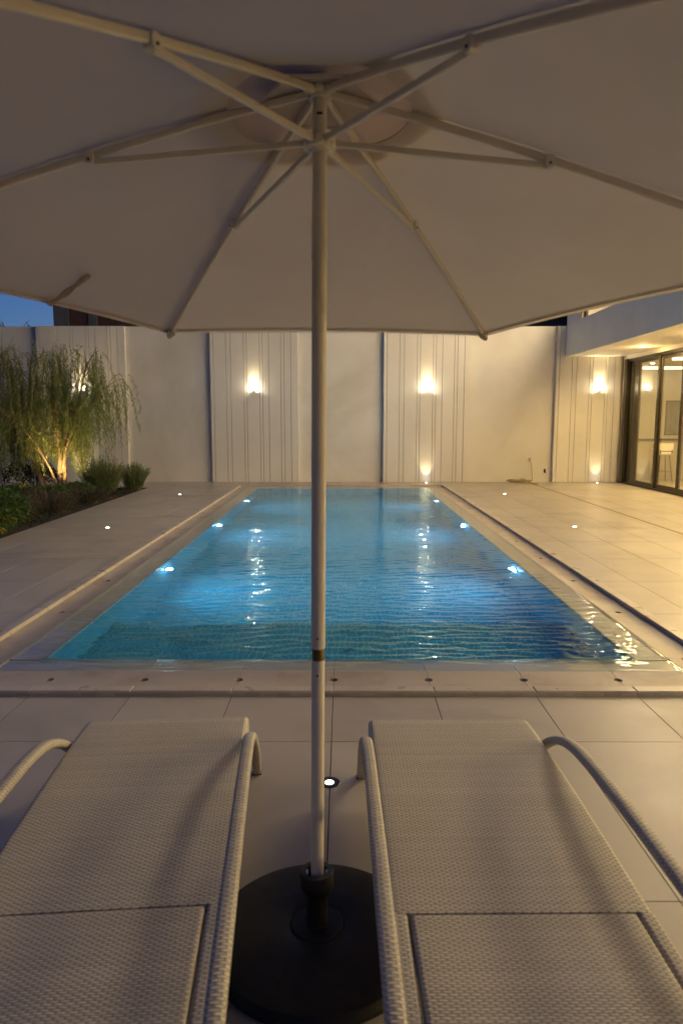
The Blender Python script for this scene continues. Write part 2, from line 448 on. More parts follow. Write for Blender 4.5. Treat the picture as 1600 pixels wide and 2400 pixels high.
DX0, DX1, DY0, DY1 = -12.5, GLASS_X - .02, -4.0, WALL_Y
regions = [(BED_X, DX1, DY0, Y_K0 - .003), (BED_X, CX - KW - .003, Y_K0 - .003, DY1), (CX + KW + .003, DX1, Y_K0 - .003, DY1),
           (CX - KW - .003, CX + KW + .003, Y_K1 + .003, DY1), (DX0, BED_X, BED_Y1, DY1), (DX0, BED_X, DY0, BED_Y0)]
gb = MB()
for x0, x1, y0, y1 in regions: gb.box(x0, x1, y0, y1, -.10, -.0022)
deck = gb.build('pool_deck', M['grout'], kind='structure')
JG = .0025
full_me = None
stuffed = MB(); ntile = 0
tiles = []
for (x0, x1, y0, y1) in regions:
    i0 = math.floor((x0 - TX0) / TW); i1 = math.ceil((x1 - TX0) / TW)
    j0 = math.floor((y0 - TY0) / TL); j1 = math.ceil((y1 - TY0) / TL)
    for i in range(i0, i1):
        for j in range(j0, j1):
            a0 = max(x0, TX0 + i * TW) + JG; a1 = min(x1, TX0 + (i + 1) * TW) - JG
            b0 = max(y0, TY0 + j * TL) + JG; b1 = min(y1, TY0 + (j + 1) * TL) - JG
            if a1 - a0 < .02 or b1 - b0 < .02: continue
            tiles.append((a0, a1, b0, b1))
def in_view(x, y):
    if y < .9: return False
    return abs(x) < .53 * y + .7
vis = [t for t in tiles if in_view((t[0] + t[1]) / 2, t[3])]
vis.sort(key=lambda t: (t[2] ** 2 + t[0] ** 2))
near = vis[:300]; nearset = set(near)
cache = {}
for t in near:
    w, d = t[1] - t[0], t[3] - t[2]; key = (round(w, 3), round(d, 3))
    if key not in cache: cache[key] = MB().box(0, w, 0, d, -.012, 0).mesh('tile', M['tile'])
    o = link('tile', cache[key], deck, (t[0], t[2], rnd.uniform(-.00012, .00012)))
rest = MB()
for t in tiles:
    if t not in nearset: rest.box(t[0], t[1], t[2], t[3], -.012, 0, .0015)
rest.build('tile_paving', M['tile'], deck, kind='stuff')
# narrow channel strip running down the right deck
sb = MB()
y = 4.0
while y < 18.2:
    sb.box(4.855, 4.91, y, y + 1.186, -.0125, .003, .0015); y += 1.19
sb.build('channel_strip', M['bluestrip'], deck)

# ------------------------------------------------------------------ pool basin
b = MB()
D = -1.25; SH = -.60; SY = 6.10
X0, X1 = CX - IW, CX + IW
def quad(mb, p, mi=0): mb.add(p, [(0, 1, 2, 3)], mi=mi)
quad(b, [(X0, SY, D), (X1, SY, D), (X1, Y_I1, D), (X0, Y_I1, D)])            # floor
quad(b, [(X0, Y_I0, SH - .006), (X1, Y_I0, SH - .006), (X1, SY, SH - .006), (X0, SY, SH - .006)], 1)  # shelf bed
quad(b, [(X0, SY, D), (X0, SY, SH - .006), (X1, SY, SH - .006), (X1, SY, D)])  # riser
quad(b, [(X0, Y_I0, SH), (X0, Y_I1, D), (X0, Y_I1, -.016), (X0, Y_I0, -.016)])
b.v[-3] = (X0, Y_I1, D)
quad(b, [(X0, Y_I0, D), (X0, Y_I0, SH), (X0, SY, SH), (X0, SY, D)])
b = MB()
quad(b, [(X0, SY, D), (X1, SY, D), (X1, Y_I1, D), (X0, Y_I1, D)])
quad(b, [(X0, Y_I0, SH - .006), (X1, Y_I0, SH - .006), (X1, SY, SH - .006), (X0, SY, SH - .006)], 1)
quad(b, [(X1, SY, D), (X0, SY, D), (X0, SY, SH - .006), (X1, SY, SH - .006)])
quad(b, [(X0, Y_I0, D), (X0, Y_I1, D), (X0, Y_I1, -.016), (X0, Y_I0, -.016)])
quad(b, [(X1, Y_I1, D), (X1, Y_I0, D), (X1, Y_I0, -.016), (X1, Y_I1, -.016)])
quad(b, [(X1, Y_I0, D), (X0, Y_I0, D), (X0, Y_I0, -.016), (X1, Y_I0, -.016)])
quad(b, [(X0, Y_I1, D), (X1, Y_I1, D), (X1, Y_I1, -.016), (X0, Y_I1, -.016)])
# concrete shell under gutter and ledge (grout coloured)
for x0, x1, y0, y1 in ((CX - KW, CX + KW, Y_K0, Y_I0), (CX - KW, CX + KW, Y_I1, Y_K1), (CX - KW, X0, Y_I0, Y_I1), (X1, CX + KW, Y_I0, Y_I1)):
    b.box(x0 + .002, x1 - .002, y0 + .002, y1 - .002, -.11, -.045, mi=2)
pool = b.build('pool_basin', [M['mosaic'], M['mosaic_grout'], M['grout']], kind='structure')

# shelf mosaic: nearest rows piece by piece, the rest joined
P5 = .05
mt_me = MB().box(.0025, P5 - .0025, .0025, P5 - .0025, -.007, 0, .001).mesh('mosaic_tile', M['mosaic_geo'])
nx = int((X1 - X0) / P5); ny = int((SY - Y_I0) / P5)
jm = MB()
for j in range(ny):
    for i in range(nx):
        xx = X0 + .005 + i * P5; yy = Y_I0 + .004 + j * P5
        if j < 3: link('mosaic_tile', mt_me, pool, (xx, yy, SH + rnd.uniform(-.001, .001)))
        else: jm.box(xx + .0025, xx + P5 - .0025, yy + .0025, yy + P5 - .0025, SH - .007, SH)
jm.build('mosaic_field', M['mosaic_geo'], pool, kind='stuff')

# gutter, ledge and kerb pieces --------------------------------------------------
def dish(v, w): return -.013 * math.sin(PI * max(0, min(1, v / w))) ** 1.0
def gutter_mesh(L, w, hv, r=.026, ends=(True, True)):
    """piece of length L along +X, across v=0..w along +Y; half-round notches where the drain holes sit"""
    vs_ = sorted(set([0, w] + [w * k / 10 for k in range(11)] + [hv + r * math.cos(PI * k / 8) for k in range(9)]))
    vs = []; fs = []
    for v in vs_:
        d = 0
        if abs(v - hv) < r: d = math.sqrt(max(0, r * r - (v - hv) ** 2))
        a = .0015 + (d if ends[0] else 0); c = L - .0015 - (d if ends[1] else 0)
        z = dish(v, w)
        vs += [(a, v, z), (c, v, z), (a, v, z - .03), (c, v, z - .03)]
    for k in range(len(vs_) - 1):
        o = 4 * k; n = o + 4
        fs += [(o, o + 1, n + 1, n), (o, n, n + 2, o + 2), (o + 1, o + 3, n + 3, n + 1)]
    e = 4 * (len(vs_) - 1)
    fs += [(0, 2, 3, 1), (e, e + 1, e + 3, e + 2)]
    mb = MB(); mb.add(vs, fs); me = mb.mesh('gutter_tile', M['gutter'])
    return me
def ledge_mesh(L, w, drop=.032):
    mb = MB()
    # +Y towards the basin, sloping down under the water, thick nosing at the basin edge
    n = 5; prof = [(0, 0), (w * .08, -.004), (w * .14, -.008), (w * .92, -.009), (w, -.013), (w, -.07), (0, -.07)]
    vs = [(a, y, z) for a in (.0015, L - .0015) for (y, z) in prof]; k = len(prof)
    fs = [(i, (i + 1) % k, k + (i + 1) % k, k + i)[::-1] for i in range(k)]
    fs += [tuple(range(k)), tuple(range(k, 2 * k))[::-1]]
    mb.add(vs, fs); return mb.mesh('ledge_tile', M['tile'])
def kerb_mesh(L, w=.087): return MB().box(.001, L - .001, 0, w, -.03, .030, .005).mesh('kerb_stone', M['kerb'])
def place(me, name, x, y, rz, z=0):
    o = link(name, me, pool, (x, y, z)); o.rotation_euler = (0, 0, rz); return o
def run(x, y, rz, total, step, start, kind_meshes):
    pass
# front run: local +Y is towards the pool. cuts at x = TX0 + k*.6
gcache = {}
def gm(L, w, hv, ends):
    k = (round(L, 3), round(w, 3), ends)
    if k not in gcache: gcache[k] = gutter_mesh(L, w, hv, ends=ends)
    return gcache[k]
lcache = {}
def lm(L, w):
    k = (round(L, 3), round(w, 3))
    if k not in lcache: lcache[k] = ledge_mesh(L, w)
    return lcache[k]
kc = {}
def km(L):
    k = round(L, 3)
    if k not in kc: kc[k] = kerb_mesh(L)
    return kc[k]
def cuts(a, b, o, step):
    xs = [a] + [o + k * step for k in range(-40, 60) if a + .06 < o + k * step < b - .06] + [b]
    return list(zip(xs[:-1], xs[1:]))
for (a, c) in cuts(CX - GW, CX + GW, TX0, TW):
    e = (a > CX - GW + .01, c < CX + GW - .01)
    place(gm(c - a, Y_W0 - Y_G0 - .002, .20, e), 'gutter_tile', a, Y_G0 + .001, 0)
    place(gm(c - a, Y_G1 - Y_W1 - .002, .17, (e[1], e[0])), 'gutter_tile', c, Y_G1 - .001, PI)
for (a, c) in cuts(CX - HW, CX + HW, TX0, TW):
    place(lm(c - a, Y_I0 - Y_W0), 'ledge_tile', a, Y_W0, 0)
    place(lm(c - a, Y_W1 - Y_I1), 'ledge_tile', c, Y_W1, PI)
for (a, c) in cuts(CX - KW, CX + KW, TX0, TW):
    place(km(c - a), 'kerb_stone', a, Y_K0 + .001, 0)
    place(km(c - a), 'kerb_stone', c, Y_K1 - .001, PI)
for (a, c) in cuts(Y_W0, Y_W1, 4.565 + .09, TL):
    e = (a > Y_W0 + .01, c < Y_W1 - .01)
    # left side: local +Y (towards pool) -> world +X : rotate -90deg : local +X -> world -Y
    place(gm(c - a, GW - HW - .002, .125, (e[1], e[0])), 'gutter_tile', CX - GW + .001, c, -PI / 2)
    place(gm(c - a, GW - HW - .002, .125, e), 'gutter_tile', CX + GW - .001, a, PI / 2)
for (a, c) in cuts(Y_I0, Y_I1, 4.655, TL):
    place(lm(c - a, HW - IW), 'ledge_tile', CX - HW, c, -PI / 2)
    place(lm(c - a, HW - IW), 'ledge_tile', CX + HW, a, PI / 2)
for (a, c) in cuts(Y_G0, Y_G1, 4.655, TL):
    place(km(c - a), 'kerb_stone', CX - KW + .001, c, -PI / 2)
    place(km(c - a), 'kerb_stone', CX + KW - .001, a, PI / 2)
# dark drain cups under the holes
dc = MB().lathe([(.030, -.044), (.030, -.0435)], n=12).mesh('drain_cup', M['hole'])
for k in range(-4, 5):
    x = TX0 + k * TW
    if abs(x - CX) < GW - .06: link('drain_cup', dc, pool, (x, Y_G0 + .20, 0))
# small facing strips on the outer face of the front kerb
fm = MB().box(.0012, .0955, 0, .006, -.02, .0215, .001).mesh('facing_tile', M['facing'])
k = 0; x = CX - KW
while x < CX + KW - .09:
    o = link('facing_tile', fm, pool, (x, Y_K0 - .0055 + rnd.uniform(-.0006, .0006), 0)); x += .0967

# ------------------------------------------------------------------ water
def wave_z(X, Y):
    z = np.zeros_like(X); r = np.random.default_rng(5)
    # long crested ripples running towards the camera
    for i in range(26):
        lam = r.uniform(.045, .16) if i < 18 else r.uniform(.2, .6)
        th = r.normal(PI / 2, .25 if i < 18 else .5)
        kx, ky = math.cos(th) * 2 * PI / lam, math.sin(th) * 2 * PI / lam
        slope = (.046 if i < 18 else .018) * r.uniform(.6, 1.2)
        amp = slope / (2 * PI / lam)
        env = .42 + .58 * np.sin(X * r.uniform(.5, 2.4) + Y * r.uniform(.3, 1.6) + r.uniform(0, 6))
        z += amp * env * np.sin(kx * X + ky * Y + r.uniform(0, 6.28))
    # cross chop
    for i in range(10):
        lam = r.uniform(.05, .18); th = r.uniform(0, PI); slope = .014
        kx, ky = math.cos(th) * 2 * PI / lam, math.sin(th) * 2 * PI / lam
        z += slope / (2 * PI / lam) * np.sin(kx * X + ky * Y + r.uniform(0, 6.28))
    return z
xs = np.linspace(CX - HW, CX + HW, 190)
ys = [Y_W0]
while ys[-1] < Y_W1:
    ys.append(ys[-1] + .011 + .0016 * (ys[-1] - Y_W0))
ys[-1] = Y_W1; ys = np.array(ys)
XX, YY = np.meshgrid(xs, ys)
ed = np.minimum.reduce([XX - (CX - HW), (CX + HW) - XX, YY - Y_W0, Y_W1 - YY])
fade = np.clip(ed / .22, .22, 1)
ZZ = .0045 + wave_z(XX, YY) * fade
ZZ = np.where(ed < 1e-6, .001, ZZ)
verts = np.stack([XX, YY, ZZ], -1).reshape(-1, 3)
ny_, nx_ = XX.shape
ii, jj = np.meshgrid(np.arange(nx_ - 1), np.arange(ny_ - 1)); a_ = (jj * nx_ + ii).ravel()
faces = np.stack([a_, a_ + 1, a_ + nx_ + 1, a_ + nx_], 1)
wme = np_mesh('water', verts, faces, [M['water'], M['film']])
cxs = (XX[:-1, :-1] + XX[1:, 1:]) / 2; cys = (YY[:-1, :-1] + YY[1:, 1:]) / 2
isfilm = ~((np.abs(cxs - CX) < IW + .006) & (cys > Y_I0 - .055) & (cys < Y_I1))
wme.polygons.foreach_set('material_index', isfilm.ravel().astype(np.int32))
wme.polygons.foreach_set('use_smooth', np.ones(len(wme.polygons), bool))
wme.update()
link('water', wme, kind='structure')

# underwater lamps
pos_txt = {(-1, 0): 'bright underwater lamp on the left pool wall, nearest of the three', (-1, 1): 'underwater lamp on the left pool wall, middle of the three',
           (-1, 2): 'underwater lamp on the left pool wall, farthest from the loungers', (1, 0): 'bright underwater lamp on the right pool wall, nearest of the three',
           (1, 1): 'underwater lamp on the right pool wall, middle of the three', (1, 2): 'underwater lamp on the right pool wall, farthest from the loungers'}
ring_me = MB().lathe([(.075, 0), (.085, .004), (.085, .016), (.066, .022), (.066, .008)], n=24, axis='X', cap=False).mesh('ring', M['steel'], True)
lens_me = MB().lathe([(.064, .006), (.060, .014), (.03, .018), (.004, .019)], n=24, axis='X').mesh('lens', M['e_pool'], True)
for sd in (-1, 1):
    for k, y in enumerate((7.9, 11.2, 14.5)):
        t = empty('underwater_light', (CX + sd * IW, y, -.36), pos_txt[(sd, k)], 'pool light', 'round underwater lamps on the side walls of the pool', rz=(0 if sd < 0 else PI))
        link('ring', ring_me, t); link('lens', lens_me, t)
        lamp('lamp', 'SPOT', (.03, 0, 0), 62 if k < 2 else 34, COOL, t, rot=(0, R(-74), 0), size=.06, spot=150, blend=1.0)
        lamp('lamp', 'POINT', (.06, 0, 0), 9 if k < 2 else 5, COOL, t, size=.02)

# ------------------------------------------------------------------ boundary wall with grooved pilasters
wall = empty('boundary_wall', (0, WALL_Y, 0), 'long white plastered wall at the far end of the pool, with grooved raised panels', 'wall')
MB().box(-14, GLASS_X + .1, 0, .22, -.1, WALL_H - .02).build('wall_body', M['plaster'], wall)
MB().box(-14, GLASS_X + .1, -.001 - .0, .225, WALL_H - .0195, WALL_H + .004, .002).build('coping', M['plaster'], wall)
GR = [.085, .41, .53, .865, .945, 1.28, 1.355, 1.52, 1.83, 1.915, 2.09]
PX = [-12.405, -7.92, -3.44, 1.066, 5.54]
PWD = 2.275
gw = .011
dep = WALL_Y - PIL_Y
for px in PX:
    x_end = min(px + PWD, GLASS_X - .1)
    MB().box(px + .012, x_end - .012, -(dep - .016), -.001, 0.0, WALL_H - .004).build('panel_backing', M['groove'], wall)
    ed_ = [0] + [q for q in GR if px + q < x_end - .03] + [x_end - px]
    for a, c in zip(ed_[:-1], ed_[1:]):
        l_ = px + a + (gw / 2 if a > 0 else 0); r_ = px + c - (gw / 2 if c < x_end - px - 1e-6 else 0)
        y1_ = -(dep - .0165) if (a > 0 and c < x_end - px - 1e-6) else -.0005
        MB().box(l_, r_, -dep, y1_, 0.003, WALL_H, .0012).build('board', M['board'], wall)

# wall sconces
def sconce(px, label):
    t = empty('wall_sconce', (px, PIL_Y, 2.40), label, 'wall lamp', 'small upward lighting sconces on the grooved panels')
    MB().box(-.022, .022, -.012, 0, -.045, .02, .003).build('back_plate', M['steel'], t)
    MB().sweep([(0, -.01, -.02), (0, -.04, -.03), (0, -.07, -.028)], .009, n=8).build('bracket', M['steel'], t, smooth=True)
    MB().lathe([(.020, -.045), (.030, -.03), (.034, .02), (.031, .02), (.028, -.02)], (0, -.075, 0), n=20, cap=False).build('cup', M['steel'], t, smooth=True)
    MB().lathe([(.012, .006), (.016, .02), (.016, .05), (.010, .064), (.003, .068)], (0, -.075, 0), n=16).build('bulb', M['e_sconce'], t, smooth=True)
    lamp('lamp', 'SPOT', (0, -.055, .0), 125, WARM, t, rot=(R(180 - 3), 0, 0), size=.015, spot=66, blend=1.0)
    lamp('lamp', 'SPOT', (0, -.075, .035), 7, WARM, t, rot=(R(180 - 2), 0, 0), size=.02, spot=160, blend=.5)
    return t
sconce(PX[1] + 1.13, 'wall sconce glowing behind the weeping tree')
sconce(PX[2] + 1.13, 'wall sconce on the grooved panel just left of the umbrella pole')
sconce(PX[3] + 1.13, 'wall sconce on the grooved panel right of the umbrella pole, above the lit floor lamp')
sconce(PX[4] + 1.13, 'wall sconce beside the sliding glass doors under the overhang')
MB().lathe([(.008, 0), (.008, -.02), (.002, -.022)], (-3.44 + 1.02, PIL_Y, 2.98), n=8, axis='Y').build('wall_screw', M['steel'], smooth=True,
    label='tiny screw left in the panel above the sconce left of the pole', cat='screw')

# recessed floor lamps
frame_me = MB().lathe([(.026, .0012), (.028, .003), (.047, .003), (.050, .0005)], n=28, cap=False).mesh('rim', M['steel'], True)
frame_dark = MB().lathe([(.026, .0012), (.028, .003), (.047, .003), (.050, .0005)], n=28, cap=False).mesh('rim', M['bronze'], True)
lens_b = MB().lathe([(.028, .0008), (.027, .0016)], n=24).mesh('lens', M['e_deck'], True)
lens_d = MB().lathe([(.020, .0008), (.019, .002)], n=24).mesh('lens', M['e_deck_dim'], True)
lens_d2 = MB().lathe([(.033, .0008), (.0205, .0014)], n=24, cap=False).mesh('reflector', M['steel'], True)
def floor_lamp(x, y, label, group='recessed lamps in the deck'):
    t = empty('deck_light', (x, y, 0), label, 'floor light', group)
    link('rim', frame_me, t); link('lens', lens_b, t); return t
floor_lamp(-3.6, 15.4, 'recessed floor lamp in the left deck, the farther one near the rosemary shrubs')
floor_lamp(-3.58, 10.54, 'recessed floor lamp in the left deck, the nearer one by the flower bed')
floor_lamp(3.6, 15.5, 'recessed floor lamp in the right deck, the farther one towards the hose')
floor_lamp(3.56, 10.65, 'recessed floor lamp in the right deck, the nearer one beside the pool')
t = empty('deck_light', (-.06, 2.97, 0), 'ringed recessed floor lamp between the two loungers, right beside the umbrella pole', 'floor light', 'recessed lamps in the deck')
link('rim', frame_dark, t); link('reflector', lens_d2, t); link('lens', lens_d, t)
def uplight(x, y, label, e=9):
    t = floor_lamp(x, y, label, 'lit floor lamps at the foot of the wall')
    lamp('lamp', 'SPOT', (0, 0, .012), e * 3, WARM, t, rot=(R(180 - 14), 0, 0), size=.02, spot=62, blend=.9)
uplight(PX[1] + 1.13, 18.32, 'lit floor lamp at the foot of the wall behind the weeping tree', 10)
uplight(PX[3] + 1.13, 18.34, 'lit floor lamp at the foot of the wall beyond the pool end', 9)
uplight(PX[4] + 1.13, 18.32, 'lit floor lamp at the foot of the wall beside the glass doors', 8)

# ------------------------------------------------------------------ house on the right
house = empty('house', (GLASS_X, 10, 0), 'white modern house with overhanging upper floor and dark framed sliding glass doors on the right', 'house')
def hp(name, mb, mat, smooth=False, parent=None, **kw):
    """parts are modelled in world metres and shifted to the house base"""
    mb.v = [(p[0] - GLASS_X, p[1] - 10, p[2]) for p in mb.v]
    return mb.build(name, mat, parent or house, smooth, **kw)
HY0 = -3.0
hp('overhang', MB().box(FASC_X + .03, 13.5, HY0, PIL_Y - .003, SOF_Z + .002, FASC_Z - .01), M['soffit'])
cutsY = [PIL_Y - .003, 15.15, 13.6, 12.05, 10.5, 8.95, 7.4, 5.85, 4.3, 2.75, 1.2, -.35, -1.9, -3.0]
for a, c in zip(cutsY[1:], cutsY[:-1]):
    hp('fascia_panel', MB().box(FASC_X, FASC_X + .028, a + .003, c - .003, SOF_Z - .012, FASC_Z, .002), M['fascia'])
hp('parapet_end', MB().box(FASC_X + .002, FASC_X + .05, 17.45, PIL_Y - .004, FASC_Z + .001, FASC_Z + .30, .004), M['fascia'])
hp('parapet_post', MB().box(FASC_X - .002, FASC_X + .06, 17.40, 17.446, FASC_Z + .001, FASC_Z + .305, .003), M['bronze'])
hp('upper_wall', MB().box(7.0, 7.2, HY0, PIL_Y - .01, FASC_Z - .008, 7.2), M['interior_wall'])
hp('upper_end_wall', MB().box(6.2, 7.0, 18.2, 18.4, FASC_Z - .008, 6.6), M['interior_wall'])
hp('upper_ceiling', MB().box(6.0, 7.0, HY0, PIL_Y - .01, 6.6, 6.8), M['soffit'])
hp('return_wall', MB().box(GLASS_X, GLASS_X + .25, 18.27, 19.4, 0, SOF_Z), M['interior_wall'])
# room behind the glass
RX1, RY1 = 12.6, 20.6
GOLD = (1.0, .67, .26)
hp('room_floor', MB().box(GLASS_X - .015, RX1, HY0, RY1, -.1, .012), M['floor_in'])
hp('room_back_wall', MB().box(GLASS_X + .252, RX1, RY1, RY1 + .2, 0, SOF_Z), M['interior_wall'])
hp('room_side_wall', MB().box(RX1, RX1 + .2, HY0, RY1 + .2, 0, SOF_Z), M['interior_wall'])
hp('room_end_wall', MB().box(GLASS_X, RX1, HY0 - .2, HY0 - .002, 0, SOF_Z), M['interior_wall'])
hp('room_ceiling', MB().box(GLASS_X + .12, RX1, HY0, 18.49, 3.12, SOF_Z + .001), M['soffit'])
hp('room_ceiling', MB().box(GLASS_X + .12, RX1, 18.4901, RY1, 3.12, SOF_Z + .2), M['soffit'])
hp('partition', MB().box(9.9, 10.05, 9.0, 14.2, .012, 3.1), M['interior_wall'])
for yy in (17.0, 20.0, 13.8, 10.6, 7.4, 4.2, 1.0):
    hp('cove_strip', MB().box(7.9, 12.0, yy, yy + .16, 3.06, 3.11), M['e_strip'])
for yy in (18.8, 15.2, 12.0, 8.8, 5.6, 2.4):
    hp('recessed_light', MB().lathe([(.055, 3.112), (.05, 3.118)], (8.15, yy, 0), n=20), M['e_warm'])
# area lamps under the room ceiling; unseen near pair boosted to fill the canopy
for yy in (16.0, 11.0, 6.0, 1.0):
    lamp('room_lamp', 'AREA', (9.0 - GLASS_X, yy - 10, 3.05), (260 if yy > 8 else 900), (GOLD if yy > 8 else WARM2), house, size=1.6)
# door track and frames
hp('door_head', MB().box(GLASS_X - .06, GLASS_X + .118, HY0, 18.26, 3.17, SOF_Z, .004), M['soffit'])
hp('head_track', MB().box(GLASS_X - .05, GLASS_X + .11, HY0, 18.26, 3.10, 3.169, .003), M['bronze'])
hp('sill_track', MB().box(GLASS_X - .05, GLASS_X + .11, HY0, 18.26, .0125, .045, .003), M['bronze'])
hp('end_jamb', MB().box(GLASS_X - .09, GLASS_X + .12, 18.12, 18.268, .012, 3.169, .003), M['bronze'])
ymul = [18.10, 17.92, 17.72]
def sash(y0, y1, xo, handle=True):
    """one sliding door: stiles, rails and its pane"""
    f = MB(); x0 = GLASS_X + xo; x1 = x0 + .042
    f.box(x0, x1, y1 - .075, y1, .046, 3.098, .003); f.box(x0, x1, y0, y0 + .075, .046, 3.098, .003)
    f.box(x0 + .001, x1 - .001, y0 + .075, y1 - .075, .046, .15, .002); f.box(x0 + .001, x1 - .001, y0 + .075, y1 - .075, 3.02, 3.098, .002)
    d = hp('sliding_door', f, M['bronze'])
    if y1 - y0 > .3:
        p = MB().box(x0 + .018, x0 + .024, y0 + .073, y1 - .073, .148, 3.022)
        hp('pane', p, M['glass'], parent=d)
    if handle:
        h = MB().sweep([(x0 - .002, y0 + .035, .95), (x0 - .035, y0 + .035, .95), (x0 - .035, y0 + .035, 1.12), (x0 - .002, y0 + .035, 1.12)], .008, n=6)
        hp('handle', h, M['steel'], True, parent=d)
sash(17.62, 18.11, .055, False); sash(17.58, 18.09, .005, False); sash(17.545, 17.70, -.042, False)
yy = 17.545; k = 0
while yy > HY0 + 1.3:
    sash(yy - 1.18, yy - .0, (-.042 if k % 2 == 0 else .005)); yy -= 1.14; k += 1
# soffit downlights
for k, yy in enumerate((16.1, 13.4, 10.7, 8.0, 5.3, 2.6, -.1)):
    r_ = hp('soffit_downlight', MB().lathe([(.052, SOF_Z - .001), (.075, SOF_Z - .004), (.082, SOF_Z + .001)], (6.75, yy, 0), n=24, cap=False), M['soffit'], True)
    hp('lens', MB().lathe([(.053, SOF_Z - .002), (.052, SOF_Z + .001)], (6.75, yy, 0), n=20), M['e_warm'], parent=r_)
    lamp('lamp', 'SPOT', (6.75 - GLASS_X, yy - 10, SOF_Z - .03), (215 if yy > 7 else 110), GOLD, house, size=.09, spot=165, blend=.5)
    if yy > 4: lamp('lamp', 'POINT', (6.75 - GLASS_X, yy - 10, SOF_Z - .22), 14, GOLD, house, size=.06)  # added lamp with no fixture, brightens the soffit from below
for yy in (15.2, 11.6, 8.0):  # glowing windows added out of view as broad soft fill light
    w_ = hp('upper_fill_window', MB().box(6.97, 6.999, yy - 1.25, yy + 1.25, 4.5, 6.45, .004), M['bronze'])
    hp('fill_pane', MB().box(6.962, 6.9695, yy - 1.18, yy - .03, 4.57, 6.38), M['e_fill'], parent=w_)
    hp('fill_pane', MB().box(6.962, 6.9695, yy + .03, yy + 1.18, 4.57, 6.38), M['e_fill'], parent=w_)

# bar counter, stool and print inside the room
c = empty('bar_counter', (9.6, 19.2, .012), 'stone bar counter with dark top seen through the glass doors', 'counter')
MB().box(-2.0, 2.6, -.25, .25, 0, 1.08, .004).build('cabinet', M['counter'], c)
MB().box(-2.05, 2.65, -.30, .28, 1.081, 1.125, .006).build('top', M['counter_dark'], c)
def stool(x, y, label):
    s = empty('bar_stool', (x, y, .012), label, 'stool', 'stools at the bar counter')
    MB().box(-.19, .19, -.18, .18, .72, .79, .02).build('seat', M['stool_seat'], s)
    MB().box(-.19, .19, -.20, -.165, .82, 1.02, .012).build('backrest', M['stool_seat'], s)
    for sx in (-1, 1):
        MB().box(sx * .15 - .01, sx * .15 + .01, -.20, -.18, .74, .86).build('back_bracket', M['bronze'], s)
    for sx in (-1, 1):
        for sy in (-1, 1):
            MB().sweep([(sx * .12, sy * .12, .72), (sx * .20, sy * .20, 0)], .013, n=8).build('leg', M['bronze'], s)
    MB().sweep([(-.17, -.17, .28), (.17, -.17, .28)], .009, n=6).build('footrest', M['bronze'], s)
    MB().sweep([(-.17, .17, .28), (.17, .17, .28)], .009, n=6).build('footrest', M['bronze'], s)
stool(8.42, 18.5, 'pale cushioned bar stool behind the second glass door')
stool(9.45, 18.5, 'pale cushioned bar stool at the counter near the right edge of the photo')
a = empty('wall_print', (9.86, RY1 - .002, 1.70), 'dark framed picture on the wall above the bar counter', 'picture')
MB().box(-.48, .48, -.03, 0, -.5, .5, .004).build('frame', M['counter_dark'], a); MB().box(-.45, .45, -.034, -.0301, -.47, .47).build('canvas', M['art'], a)

# ------------------------------------------------------------------ tap, hose, small fitting
t = empty('garden_tap', (4.96, WALL_Y, .60), 'small wall tap above the coiled hose, left of the grooved corner panel', 'tap')
MB().lathe([(.03, 0), (.03, -.008), (.012, -.012), (.012, -.07)], n=12, axis='Y').build('spout_body', M['steel'], t, smooth=True)
MB().sweep([(0, -.06, 0), (0, -.10, -.01), (0, -.11, -.06)], .011, n=8).build('spout', M['steel'], t, smooth=True)
MB().box(-.035, .035, -.075, -.06, .025, .045, .004).build('lever', M['steel'], t)
hpth = [(4.97, WALL_Y - .11, .54), (4.985, WALL_Y - .12, .40), (5.0, WALL_Y - .13, .2), (5.0, WALL_Y - .16, .05), (4.92, WALL_Y - .2, .012)]
for k in range(64):
    a = k * .42; rr = .22 + .05 * math.sin(k * .71) + rnd.uniform(-.03, .03)
    hpth.append((4.58 + rr * 1.25 * math.cos(a) + rnd.uniform(-.02, .02), WALL_Y - .42 + rr * .62 * math.sin(a), .012 + .0013 * k + .01 * math.sin(k * .9) + .01))
hpth += [(4.9, WALL_Y - .6, .015), (5.0, WALL_Y - .75, .011)]
hpth = [(x - 4.6, y - (WALL_Y - .4), z) for x, y, z in hpth]
MB().sweep(interp(hpth, 3), .011, n=6).build('garden_hose', M['hose'], smooth=True, loc=(4.6, WALL_Y - .4, 0), label='tan garden hose coiled on the deck below the wall tap', cat='hose')
t = empty('wall_fitting', (5.36, WALL_Y, .30), 'small dark pipe fitting on the wall right of the tap', 'fitting')
MB().box(-.02, .02, -.03, 0, -.05, .05, .004).build('plate', M['bronze'], t)
MB().sweep([(0, -.03, 0), (0.01, -.07, -.02), (0.015, -.075, -.07)], .009, n=6).build('nozzle', M['bronze'], t)

# ------------------------------------------------------------------ neighbours behind the wall
n1 = empty('brick_building', (-4.0, 24, 0), 'unfinished dark brick building with concrete columns behind the wall on the left', 'building')
MB().box(-5.64, 6.0, .06, 6, 0, 7.5).build('brick_wall', M['brick'], n1)
for xa, xb in ((-5.66, -5.15), (-4.5, -4.2), (-.3, .1), (4.0, 4.4)):
    MB().box(xa, xb, 0, .3, 0, 7.6, .01).build('column', M['concrete'], n1)
MB().box(-5.7, 6.1, -.05, 6.1, 7.61, 7.8).build('roof_slab', M['concrete'], n1)
n2 = empty('dark_building', (-15.6, 24, 0), 'dark building edge at the extreme left of the sky', 'building')
MB().box(-4, 3.93, 0, .3, 0, 5.65).build('wall', M['darkwall'], n2); MB().box(-4.1, 3.96, -.05, .35, 5.651, 5.72).build('roof', M['darkwall'], n2)
n3 = empty('low_building', (6.5, 22.5, 0), 'dark flat roofed building just showing over the wall beside the overhang', 'building')
